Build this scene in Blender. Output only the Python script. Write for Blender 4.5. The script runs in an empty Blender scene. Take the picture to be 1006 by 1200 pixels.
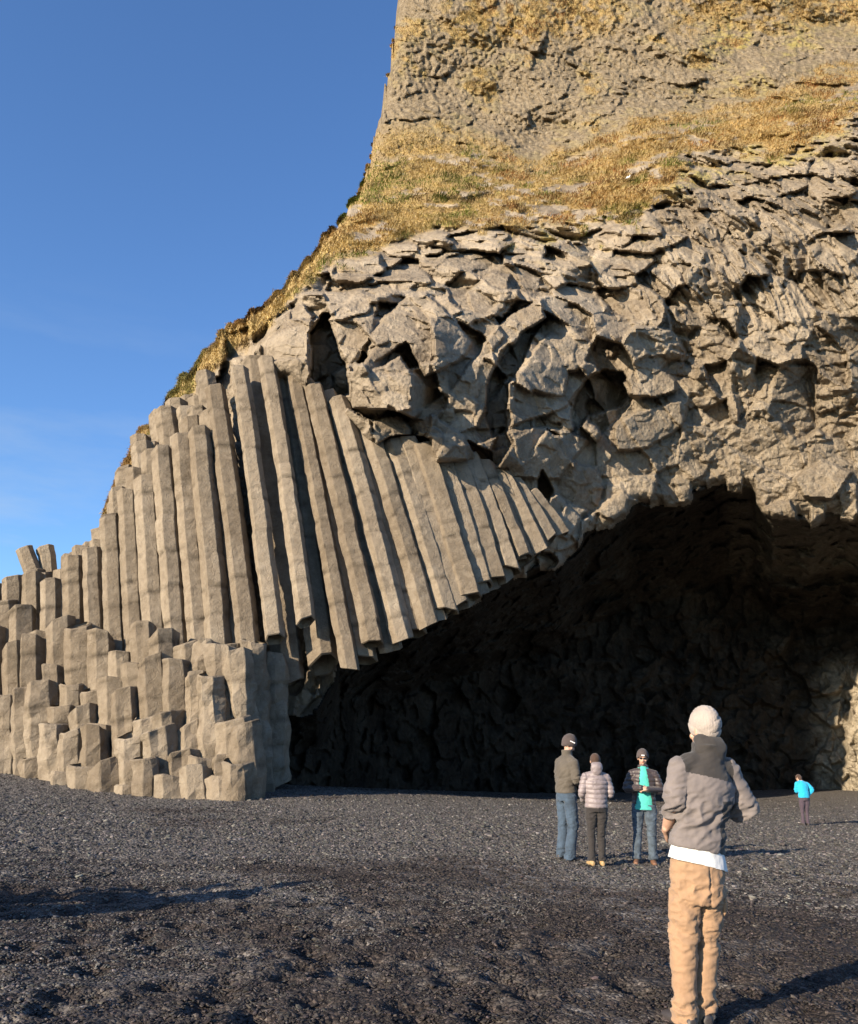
import bpy, bmesh, math, random
import numpy as np
from mathutils import Vector, Matrix, noise as mnoise

random.seed(7); rng = np.random.default_rng(7)
SC = bpy.context.scene
COL = SC.collection

# ------------------------------------------------------------------ camera
F = 1000.0; PITCH = math.atan(0.280); ROLL = math.radians(2.2); CAMH = 1.5
_r0 = np.array([1., 0, 0]); _u0 = np.array([0, -math.sin(PITCH), math.cos(PITCH)]); _f0 = np.array([0, math.cos(PITCH), math.sin(PITCH)])
_rt = _r0*math.cos(ROLL)+_u0*math.sin(ROLL); _up = -_r0*math.sin(ROLL)+_u0*math.cos(ROLL)
CAM = np.array([0, 0, CAMH])

def at(px, py, Y):
    """world point(s) seen at a spot of the photograph, Y metres away along the beach"""
    px = np.asarray(px, float); py = np.asarray(py, float); Y = np.asarray(Y, float)
    a = (px-503)/F; b = (600-py)/F
    d = _f0 + a[..., None]*_rt + b[..., None]*_up
    return CAM + d*(Y/d[..., 1])[..., None]

cam_d = bpy.data.cameras.new('camera'); cam = bpy.data.objects.new('camera', cam_d); COL.objects.link(cam)
cam_d.sensor_fit = 'VERTICAL'; cam_d.sensor_height = 36; cam_d.lens = 30.0*F/1000
cam_d.clip_start = 0.1; cam_d.clip_end = 3000
M = Matrix(((_rt[0], _up[0], -_f0[0], 0), (_rt[1], _up[1], -_f0[1], 0), (_rt[2], _up[2], -_f0[2], CAMH), (0, 0, 0, 1)))
cam.matrix_world = M
SC.camera = cam

# ------------------------------------------------------------------ light
SUN_AZ = math.radians(43); SUN_EL = math.radians(17)      # direction in which shadows run, from +X
trav = Vector((math.cos(SUN_AZ)*math.cos(SUN_EL), math.sin(SUN_AZ)*math.cos(SUN_EL), -math.sin(SUN_EL)))
sl = bpy.data.lights.new('sun', 'SUN'); sl.energy = 5.0; sl.angle = math.radians(0.5); sl.color = (1.0, 0.845, 0.64)
so = bpy.data.objects.new('sun', sl); COL.objects.link(so); so.rotation_euler = trav.to_track_quat('-Z', 'Y').to_euler()
so.location = (-20, -20, 30)
W = bpy.data.worlds.new('World'); SC.world = W; W.use_nodes = True
wn = W.node_tree; wn.nodes.clear()
sky = wn.nodes.new('ShaderNodeTexSky'); sky.sky_type = 'NISHITA'; sky.sun_disc = False
sky.sun_elevation = SUN_EL
_sd = -trav
sky.sun_rotation = math.atan2(_sd.x, _sd.y)
sky.air_density = 1.0; sky.dust_density = 0.3; sky.ozone_density = 2.0; sky.altitude = 0
bg = wn.nodes.new('ShaderNodeBackground'); bg.inputs[1].default_value = 0.078
wo = wn.nodes.new('ShaderNodeOutputWorld')
tint = wn.nodes.new('ShaderNodeMix'); tint.data_type = 'RGBA'; tint.blend_type = 'MULTIPLY'; tint.inputs[0].default_value = 1
tint.inputs[7].default_value = (.83, 1.13, 1.54, 1)      # the clear deep blue of the day
wn.links.new(sky.outputs[0], tint.inputs[6]); 
tcw = wn.nodes.new('ShaderNodeTexCoord'); mpw = wn.nodes.new('ShaderNodeMapping'); mpw.inputs['Scale'].default_value = (2.2, 2.2, 9); mpw.inputs['Rotation'].default_value = (.25, .2, 0)
nzw = wn.nodes.new('ShaderNodeTexNoise'); nzw.inputs['Scale'].default_value = 1.6; nzw.inputs['Detail'].default_value = 7; nzw.inputs['Roughness'].default_value = .6
rpw = wn.nodes.new('ShaderNodeValToRGB'); rpw.color_ramp.elements[0].position = .46; rpw.color_ramp.elements[1].position = .8
rpw.color_ramp.elements[1].color = (.5, .5, .5, 1)
sxw = wn.nodes.new('ShaderNodeSeparateXYZ'); mrw = wn.nodes.new('ShaderNodeMapRange'); mrw.inputs[1].default_value = .48; mrw.inputs[2].default_value = .18
mlw = wn.nodes.new('ShaderNodeMath'); mlw.operation = 'MULTIPLY'; mxw = wn.nodes.new('ShaderNodeMix'); mxw.data_type = 'RGBA'; mxw.inputs[7].default_value = (3.6, 4.2, 4.8, 1)
for a_, b_ in ((tcw.outputs['Generated'], mpw.inputs[0]), (mpw.outputs[0], nzw.inputs['Vector']), (nzw.outputs[0], rpw.inputs[0]), (tcw.outputs['Generated'], sxw.inputs[0]), (sxw.outputs[2], mrw.inputs[0]),
               (rpw.outputs[0], mlw.inputs[0]), (mrw.outputs[0], mlw.inputs[1]), (mlw.outputs[0], mxw.inputs[0]), (tint.outputs[2], mxw.inputs[6]), (mxw.outputs[2], bg.inputs[0])): wn.links.new(a_, b_); wn.links.new(bg.outputs[0], wo.inputs[0])
SC.view_settings.view_transform = 'Standard'; SC.view_settings.look = 'None'
SC.view_settings.exposure = 1.06; SC.view_settings.gamma = 1.0
SC.cycles.max_bounces = 6; SC.cycles.diffuse_bounces = 1

# ------------------------------------------------------------------ numeric helpers
def h3(ix, iy, iz, s):
    n = (ix.astype(np.int64)*73856093) ^ (iy.astype(np.int64)*19349663) ^ (iz.astype(np.int64)*83492791) ^ (s*2654435761 & 0xffffffff)
    n = (n ^ (n >> 13))*1274126177 & 0xffffffff
    n = (n ^ (n >> 16))*2246822519 & 0xffffffff
    n = n ^ (n >> 15)
    return (n & 0xffffff)/float(0x1000000)

def vnoise(P, s=0):
    i = np.floor(P).astype(np.int64); f = P-i; f = f*f*(3-2*f)
    r = 0
    for dx in (0, 1):
        wx = f[:, 0] if dx else 1-f[:, 0]
        for dy in (0, 1):
            wy = f[:, 1] if dy else 1-f[:, 1]
            for dz in (0, 1):
                wz = f[:, 2] if dz else 1-f[:, 2]
                r = r + wx*wy*wz*h3(i[:, 0]+dx, i[:, 1]+dy, i[:, 2]+dz, s)
    return r*2-1

def fbm(P, s=0, o=4, g=0.5):
    r = 0; a = 1
    for k in range(o):
        r = r + a*vnoise(P*(2.03**k)+k*17.3, s+k*31); a *= g
    return r

def facets(P, cell, seed, tilt=0.5, jump=0.5, A=None):
    """broken-rock relief: every 3-D cell gets its own offset and its own tilted plane"""
    Q = P/cell if A is None else (P @ A.T)/cell
    i = np.floor(Q).astype(np.int64)
    b1 = np.full(len(Q), 1e9); b2 = np.full(len(Q), 1e9); dsp = np.zeros(len(Q)); cid = np.zeros(len(Q))
    for dx in (-1, 0, 1):
        for dy in (-1, 0, 1):
            for dz in (-1, 0, 1):
                c = i+[dx, dy, dz]
                rx = h3(c[:, 0], c[:, 1], c[:, 2], seed); ry = h3(c[:, 0], c[:, 1], c[:, 2], seed+1); rz = h3(c[:, 0], c[:, 1], c[:, 2], seed+2)
                v = Q-c-np.stack([rx, ry, rz], 1)
                d = np.einsum('ij,ij->i', v, v)
                r4 = h3(c[:, 0], c[:, 1], c[:, 2], seed+3); r5 = h3(c[:, 0], c[:, 1], c[:, 2], seed+4); r6 = h3(c[:, 0], c[:, 1], c[:, 2], seed+5)
                val = jump*(r4-.5)*2 + tilt*2*((r5-.5)*v[:, 0]*2+(r6-.5)*v[:, 2]*2)
                m = d < b1
                b2 = np.where(m, b1, np.minimum(b2, d)); dsp = np.where(m, val, dsp); cid = np.where(m, r4, cid); b1 = np.where(m, d, b1)
    return dsp*cell, np.sqrt(b2)-np.sqrt(b1), cid

def sstep(a, b, x):
    t = np.clip((x-a)/(b-a), 0, 1); return t*t*(3-2*t)

class TPS:
    def __init__(s, pts, vals, sc=100.0, lam=0.0):
        s.p = np.array(pts, float)/sc; s.sc = sc; n = len(s.p)
        K = s.U(np.linalg.norm(s.p[:, None]-s.p[None], axis=2))+lam*np.eye(n)
        Pm = np.c_[np.ones(n), s.p]
        L = np.zeros((n+3, n+3)); L[:n, :n] = K; L[:n, n:] = Pm; L[n:, :n] = Pm.T
        s.w = np.linalg.solve(L, np.r_[vals, 0, 0, 0])
    @staticmethod
    def U(r):
        return np.where(r > 1e-9, r*r*np.log(r+1e-12), 0)
    def __call__(s, x, y):
        q = np.stack([np.ravel(x), np.ravel(y)], 1)/s.sc; n = len(s.p)
        r = s.w[n]+q @ s.w[n+1:]
        for k in range(n):
            r = r+s.w[k]*s.U(np.hypot(q[:, 0]-s.p[k, 0], q[:, 1]-s.p[k, 1]))
        return r.reshape(np.shape(x))

def pl(pts):
    a = np.array(pts, float)
    return lambda x: np.interp(x, a[:, 0], a[:, 1])

def inpoly(x, y, poly):
    r = np.zeros(np.shape(x), bool); n = len(poly)
    for k in range(n):
        x0, y0 = poly[k]; x1, y1 = poly[(k+1) % n]
        if y0 == y1: continue
        c = ((y0 > y) != (y1 > y)) & (x < (x1-x0)*(y-y0)/(y1-y0)+x0)
        r ^= c
    return r

def tag(o, label=None, cat=None, group=None, kind=None):
    if label: o['label'] = label
    if cat: o['category'] = cat
    if group: o['group'] = group
    if kind: o['kind'] = kind
    return o

def mesh_np(name, V, Fq, mat, parent=None, smooth=True, attrs=None):
    """mesh from numpy verts and (n,k) faces"""
    V = np.ascontiguousarray(V, np.float32); Fq = np.ascontiguousarray(Fq, np.int32)
    me = bpy.data.meshes.new(name)
    me.vertices.add(len(V)); me.vertices.foreach_set('co', V.ravel())
    n, k = Fq.shape
    me.loops.add(n*k); me.loops.foreach_set('vertex_index', Fq.ravel())
    me.polygons.add(n); me.polygons.foreach_set('loop_start', np.arange(0, n*k, k, dtype=np.int32))
    try: me.polygons.foreach_set('loop_total', np.full(n, k, np.int32))
    except Exception: pass
    me.polygons.foreach_set('use_smooth', np.full(n, smooth, bool))
    for an, av in (attrs or {}).items():
        av = np.asarray(av, np.float32)
        if av.ndim == 1:
            at_ = me.attributes.new(an, 'FLOAT', 'POINT'); at_.data.foreach_set('value', av)
        else:
            at_ = me.attributes.new(an, 'FLOAT_COLOR', 'POINT')
            c = np.ones((len(av), 4), np.float32); c[:, :3] = av[:, :3]; at_.data.foreach_set('color', c.ravel())
    me.update(calc_edges=True); me.validate()
    me.materials.append(mat)
    o = bpy.data.objects.new(name, me); COL.objects.link(o)
    if parent: o.parent = parent
    return o

# ------------------------------------------------------------------ materials
def newmat(name):
    m = bpy.data.materials.new(name); m.use_nodes = True
    nt = m.node_tree; nt.nodes.clear()
    out = nt.nodes.new('ShaderNodeOutputMaterial'); b = nt.nodes.new('ShaderNodeBsdfPrincipled')
    nt.links.new(b.outputs[0], out.inputs[0])
    return m, nt, b

class NT:
    def __init__(s, nt): s.nt = nt; s.tc = nt.nodes.new('ShaderNodeTexCoord')
    def n(s, t, **k):
        x = s.nt.nodes.new(t)
        for a, v in k.items(): setattr(x, a, v)
        return x
    def link(s, a, b): s.nt.links.new(a, b)
    def mapping(s, scale=(1, 1, 1), rot=(0, 0, 0)):
        m = s.n('ShaderNodeMapping'); m.inputs['Scale'].default_value = scale; m.inputs['Rotation'].default_value = rot
        s.link(s.tc.outputs['Object'], m.inputs[0]); return m.outputs[0]
    def noise(s, sc, det=4, rough=.55, vec=None, dist=0.0):
        x = s.n('ShaderNodeTexNoise'); x.inputs['Scale'].default_value = sc; x.inputs['Detail'].default_value = det
        x.inputs['Roughness'].default_value = rough; x.inputs['Distortion'].default_value = dist
        s.link(vec if vec is not None else s.tc.outputs['Object'], x.inputs['Vector']); return x.outputs[0]
    def vor(s, sc, feat='F1', vec=None, out=0):
        x = s.n('ShaderNodeTexVoronoi', feature=feat); x.inputs['Scale'].default_value = sc
        s.link(vec if vec is not None else s.tc.outputs['Object'], x.inputs['Vector']); return x.outputs[out]
    def ramp(s, f, stops):
        r = s.n('ShaderNodeValToRGB'); e = r.color_ramp.elements
        while len(e) < len(stops): e.new(0.5)
        for k, (p, c) in enumerate(stops):
            e[k].position = p; e[k].color = (*c, 1) if len(c) == 3 else c
        s.link(f, r.inputs[0]); return r.outputs[0]
    def mix(s, f, a, b, mode='MIX'):
        m = s.n('ShaderNodeMix', data_type='RGBA', blend_type=mode)
        for sock, v in ((m.inputs[0], f), (m.inputs[6], a), (m.inputs[7], b)):
            if isinstance(v, (int, float)): sock.default_value = v
            elif isinstance(v, tuple): sock.default_value = (*v, 1)
            else: s.link(v, sock)
        return m.outputs[2]
    def math(s, op, a, b=0.0):
        m = s.n('ShaderNodeMath', operation=op)
        for k, v in enumerate((a, b)):
            if isinstance(v, (int, float)): m.inputs[k].default_value = v
            else: s.link(v, m.inputs[k])
        return m.outputs[0]
    def attr(s, name, out='Fac'):
        a = s.n('ShaderNodeAttribute'); a.attribute_name = name; return a.outputs[out]
    def bump(s, h, dist, strength=1.0, prev=None):
        b = s.n('ShaderNodeBump'); b.inputs['Distance'].default_value = dist; b.inputs['Strength'].default_value = strength
        s.link(h, b.inputs['Height'])
        if prev is not None: s.link(prev, b.inputs['Normal'])
        return b.outputs[0]

def rock_material(name, c_dark, c_mid, c_light, surface_attrs=True, crack=1.0):
    m, nt, b = newmat(name); N = NT(nt)
    n1 = N.noise(0.45, 5, .6); n2 = N.noise(3.2, 6, .65)
    c = N.ramp(N.math('ADD', N.math('MULTIPLY', n1, .55), N.math('MULTIPLY', n2, .45)), [(.38, c_dark), (.5, c_mid), (.62, c_light)])
    streak = N.noise(1.1, 5, .6, N.mapping((2.4, 2.4, .5)))
    c = N.mix(N.math('MULTIPLY', N.ramp(streak, [(.5, (0, 0, 0)), (.75, (1, 1, 1))]), .35), c, tuple(x*.62 for x in c_dark))
    if name == 'cliff_basalt': c = N.mix(N.ramp(N.attr('tone'), [(.2, (0, 0, 0)), (.8, (1, 1, 1))]), N.mix(.45, c, tuple(x*.85 for x in c_dark)), N.mix(.35, c, tuple(x*1.12 for x in c_light)))
    if name == 'column_basalt':
        c = N.mix(N.attr('tone'), N.mix(.40, c, tuple(x*.8 for x in c_dark)), N.mix(.25, c, tuple(x*1.1 for x in c_light)))
        c = N.mix(N.math('MULTIPLY', N.attr('joint'), N.ramp(N.noise(2.5, 3), [(.38, (0, 0, 0)), (.58, (.9, .9, .9))])), c, tuple(x*.4 for x in c_dark))
        st = N.ramp(N.noise(1.5, 6, .7), [(.56, (0, 0, 0)), (.68, (1, 1, 1))]); c = N.mix(N.math('MULTIPLY', st, .55), c, (.105, .082, .058))
    # fine weathering specks
    sp = N.ramp(N.noise(22, 3, .7), [(.55, (0, 0, 0)), (.75, (1, 1, 1))])
    c = N.mix(N.math('MULTIPLY', sp, .25), c, tuple(min(1, x*1.5) for x in c_light))
    # cracks
    wv = N.n('ShaderNodeVectorMath', operation='ADD')
    nv = N.n('ShaderNodeTexNoise'); nv.inputs['Scale'].default_value = 1.3; nv.inputs['Detail'].default_value = 3
    N.link(N.tc.outputs['Object'], nv.inputs['Vector']); N.link(N.tc.outputs['Object'], wv.inputs[0]); N.link(nv.outputs[1], wv.inputs[1])
    cr = N.ramp(N.vor(.95, 'DISTANCE_TO_EDGE', wv.outputs[0]), [(.0, (0, 0, 0)), (.022, (1, 1, 1))])
    brk = N.ramp(N.noise(.9, 2), [(.47, (1, 1, 1)), (.56, (0, 0, 0))])
    crm = N.math('MAXIMUM', cr, brk)
    c = N.mix(N.math('MULTIPLY', N.math('SUBTRACT', 1.0, crm), .45*crack), c, tuple(x*.35 for x in c_dark))
    if name == 'cave_basalt':     # sunlight painted in: paler colour where sun reaches the mouth's right side
        c = N.mix(N.attr('sunlit'), c, N.ramp(n2, [(.35, (.22, .18, .125)), (.65, (.36, .31, .235))]))
    elif surface_attrs:
        old = N.attr('old')
        c = N.mix(N.math('MULTIPLY', old, .9), c, N.ramp(n2, [(.35, (.105, .080, .048)), (.5, (.185, .145, .095)), (.68, (.27, .22, .15))]))
        li = N.attr('lichen'); ln = N.ramp(N.noise(1.6, 6, .7), [(.43, (0, 0, 0)), (.54, (1, 1, 1))])
        c = N.mix(N.math('MULTIPLY', li, N.math('MULTIPLY', ln, .8)), c, (.33, .27, .075))
        so_ = N.attr('soil'); sn = N.ramp(N.noise(2.2, 6, .7), [(.3, (.14, .09, .045)), (.5, (.34, .24, .105)), (.72, (.2, .17, .06))])
        c = N.mix(so_, c, sn)
    N.link(c, b.inputs['Base Color'])
    b.inputs['Roughness'].default_value = .9; b.inputs['Specular IOR Level'].default_value = .08
    h = N.math('ADD', N.math('MULTIPLY', N.noise(6, 8, .65), .6), N.math('MULTIPLY', N.noise(28, 4, .7), .35))
    if name != 'column_basalt':   # chipped, angular breakage
        h = N.math('ADD', h, N.math('ADD', N.math('MULTIPLY', N.vor(2.6, 'F1', wv.outputs[0]), .5), N.math('MULTIPLY', N.vor(8.0, 'F1'), .32)))
    nb = N.bump(h, .11, 1.0)
    nb = N.bump(crm, .03*crack+.001, 1.0, nb)
    N.link(nb, b.inputs['Normal'])
    return m

MAT_COLUMN = rock_material('column_basalt', (.150, .118, .084), (.232, .188, .138), (.31, .26, .198), False, .25)
MAT_ROCK = rock_material('cliff_basalt', (.155, .122, .088), (.272, .220, .162), (.375, .316, .240), crack=.35)
MAT_CAVE = rock_material('cave_basalt', (.016, .013, .010), (.036, .029, .022), (.062, .052, .040), True, .2)  # cave shade put into the colour: far darker than the cliff rock

def cloth(name, col, rough=.85, weave=260, var=.12, bump=.0015):
    col = tuple(x*.68 for x in col)
    m, nt, b = newmat(name); N = NT(nt)
    n = N.noise(9, 4)
    c = N.mix(N.ramp(n, [(.35, (0, 0, 0)), (.65, (1, 1, 1))]), tuple(x*(1-var) for x in col), tuple(min(1, x*(1+var)) for x in col))
    N.link(c, b.inputs['Base Color']); b.inputs['Roughness'].default_value = rough
    b.inputs['Sheen Weight'].default_value = .15
    N.link(N.bump(N.math('ADD', N.noise(weave, 2), N.math('MULTIPLY', N.noise(35, 3), 1.5)), bump, 1), b.inputs['Normal'])
    return m

# ------------------------------------------------------------------ ground height
_g = [(-6, 3, 0), (6, 3, 0), (0, 8, 0), (-10, 10, 0), (10, 10, 0), (0, 15, 0), (-8, 17, -.05), (10, 16, -.02)]
for q in ((0, 905, 32.5), (130, 934, 26.3), (260, 936, 26.5), (330, 925, 29.5), (450, 926, 37), (640, 934, 43), (900, 934, 46), (1006, 930, 46), (1170, 935, 44), (945, 968, 25.5), (-200, 900, 38)):
    p = at(*q); _g.append((p[0], p[1], p[2]))
_g = np.array(_g); GT = TPS(_g[:, :2], _g[:, 2], 10.0, 0.02)
def gz(x, y):
    x = np.asarray(x, float); y = np.asarray(y, float)
    far = sstep(45, 70, np.hypot(x, y-12))
    return GT(np.clip(x, -45, 45), np.clip(y, -5, 52))*(1-far)*sstep(-6, 4, y) + far*(-.6)

# ------------------------------------------------------------------ cliff profile curves (photograph coordinates)
sky_y = pl([(-400, 730), (-160, 716), (0, 706), (60, 684), (100, 650), (130, 588), (150, 540), (165, 506), (200, 472), (235, 432), (262, 398), (300, 364), (340, 330), (362, 302), (380, 280), (405, 250), (425, 215), (435, 180), (443, 140), (449, 105), (453, 75), (458, 45), (466, 12), (476, -22), (492, -140), (1400, -140)])
g1_y = pl([(170, 520), (210, 470), (262, 428), (300, 392), (345, 352), (380, 308), (430, 300), (470, 285), (540, 265), (600, 262), (640, 258), (700, 262), (740, 262), (775, 222), (800, 192), (850, 172), (900, 182), (935, 165), (1006, 135), (1300, 30)])
g2_y = pl([(400, 250), (440, 185), (500, 182), (550, 172), (590, 190), (620, 205), (640, 200), (700, 175), (760, 155), (820, 145), (900, 130), (960, 105), (1006, 93), (1300, -10)])
arch_y = pl([(-400, 2000), (282, 2000), (294, 965), (304, 905), (315, 860), (335, 836), (372, 838), (392, 803), (398, 772), (440, 752), (480, 742), (505, 724), (560, 702), (610, 676), (650, 664), (690, 628), (725, 612), (745, 598), (790, 590), (820, 578), (850, 571), (880, 576), (905, 604), (950, 616), (985, 606), (1030, 612), (1400, 640)])
ctop_y = pl([(-160, 650), (0, 670), (55, 650), (100, 600), (150, 540), (200, 500), (240, 455), (285, 432), (340, 442), (372, 470), (440, 525), (505, 542), (600, 545), (640, 560), (700, 580)])
wall_Y = pl([(-300, 39), (-150, 37), (0, 34.5), (100, 32), (200, 30.2), (300, 29.4), (400, 29.3), (500, 30), (600, 31.4), (700, 33.2)])
FACE = [(-160, 900, 40), (0, 900, 37.5), (100, 900, 35), (200, 900, 33), (290, 900, 30.3), (330, 860, 30.4), (400, 770, 30.6), (500, 725, 31.3), (600, 690, 32.6), (700, 620, 34.8), (850, 570, 37), (1006, 600, 37), (1250, 640, 37),
        (0, 690, 39.5), (100, 640, 37), (200, 500, 35.6), (260, 430, 34.6), (330, 470, 32.8), (400, 560, 32.2), (500, 620, 32.2), (600, 600, 32.8),
        (320, 400, 32.2), (400, 440, 30.8), (500, 480, 31.1), (600, 480, 32.2), (700, 450, 35), (850, 450, 36.6), (1006, 420, 37.6), (1250, 420, 38),
        (380, 310, 36.5), (500, 285, 38.5), (600, 265, 40), (700, 262, 41), (790, 200, 43), (900, 180, 44.5), (1006, 135, 45.5), (1250, 80, 47),
        (440, 185, 49.5), (550, 180, 49.5), (630, 200, 48), (700, 175, 48.5), (820, 145, 49.5), (1006, 93, 51.5), (1250, 20, 54),
        (460, 50, 54.5), (470, -120, 57.5), (700, -120, 57.5), (1006, -120, 58.5), (1250, -120, 60)]
FACE = np.array(FACE, float); DF = TPS(FACE[:, :2], FACE[:, 2], 200.0, 0.002)
cave_Y = pl([(290, 31.5), (330, 32.5), (380, 35.5), (440, 40), (520, 44), (600, 47), (700, 49), (850, 51.5), (930, 52.5), (965, 52), (1006, 50), (1100, 42), (1300, 38)])

# traced blocks (+ towards the viewer, m) and hollows (-): polygon, push, dpush per 100 px right, dpush per 100 px down
FEAT = [
 ([(300, 411), (320, 375), (355, 355), (367, 371), (359, 415), (367, 447), (355, 463), (316, 447)], .9, .8, -.3),
 ([(423, 407), (451, 371), (479, 347), (500, 343), (512, 372), (500, 440), (475, 402), (440, 424)], 1.5, 1.1, -.6),
 ([(500, 343), (518, 360), (554, 399), (546, 415), (534, 425), (500, 440), (512, 372)], 1.5, -2.2, -.6),
 ([(415, 447), (469, 417), (484, 440), (482, 478), (463, 481), (415, 477)], 1.7, 1.6, .8),
 ([(484, 436), (526, 467), (520, 480), (494, 494), (465, 481), (482, 475)], .6, -9.0, -.8),
 ([(363, 391), (379, 367), (391, 371), (395, 407), (407, 431), (410, 463), (383, 471), (355, 467), (367, 431)], -2.8, 0, 0),
 ([(385, 375), (420, 340), (445, 352), (432, 400), (414, 436), (398, 408)], .8, .9, -.6),
 ([(470, 500), (530, 455), (570, 399), (598, 367), (634, 352), (640, 371), (600, 405), (576, 439), (572, 463), (560, 498), (526, 515)], .8, .9, -.2),
 ([(640, 371), (616, 415), (596, 451), (594, 505), (580, 512), (568, 487), (572, 451), (588, 412)], -1.5, .6, 0),
 ([(596, 451), (640, 395), (690, 400), (700, 430), (660, 480), (600, 500)], .5, -.6, -.2),
 ([(555, 520), (600, 505), (650, 500), (690, 515), (655, 560), (600, 560)], .5, -.3, -.3),
 ([(438, 492), (470, 486), (482, 505), (478, 526), (450, 528), (436, 512)], .9, -.8, .5),
 ([(439, 524), (455, 512), (475, 510), (505, 515), (503, 540), (478, 543), (445, 540)], -1.9, 0, 0),
 ([(505, 488), (545, 512), (548, 540), (512, 542), (500, 515)], .8, -.6, .2),
 ([(534, 570), (562, 561), (566, 579), (536, 583)], -1.5, 0, 0),
 ([(574, 559), (594, 549), (602, 566), (588, 572)], -1.5, 0, 0),
 ([(548, 516), (575, 528), (590, 500), (600, 520), (584, 545), (560, 545)], -1.2, 0, 0),
 ([(635, 550), (647, 575), (641, 596), (629, 592), (630, 563)], -1.8, 0, 0),
 ([(566, 659), (593, 641), (622, 624), (647, 606), (653, 616), (627, 635), (597, 656), (577, 669), (571, 688), (562, 676)], -1.9, 0, 0),
 ([(669, 482), (684, 446), (708, 433), (728, 437), (741, 456), (727, 476), (690, 486), (672, 505)], -2.2, 0, 0),
 ([(728, 450), (742, 433), (773, 430), (793, 446), (790, 459), (764, 466), (737, 460)], .8, .4, 2.4),
 ([(720, 500), (745, 482), (800, 470), (800, 500), (760, 525), (722, 530)], .6, -.5, -.3),
 ([(573, 370), (595, 331), (607, 348), (590, 371)], .9, -1, 0),
 ([(548, 345), (575, 318), (600, 322), (590, 360), (560, 380)], .6, .8, -.5),
 ([(826, 481), (853, 468), (857, 490), (844, 497)], -.7, 0, 0),
 ([(268, 421), (264, 391), (292, 381), (297, 415)], -1.8, 0, 0),
 ([(388, 310), (400, 298), (445, 297), (452, 318), (420, 332), (390, 330)], 1.1, .2, -.5),
 ([(640, 620), (665, 590), (690, 600), (665, 632)], .4, 0, 0),
 ([(700, 600), (730, 575), (750, 590), (720, 612)], .4, .4, 0),
 ([(930, 560), (965, 540), (1000, 552), (975, 585), (940, 580)], .7, .5, .4),
 ([(890, 600), (925, 585), (940, 612), (905, 628)], .7, .4, .3),
]

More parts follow.
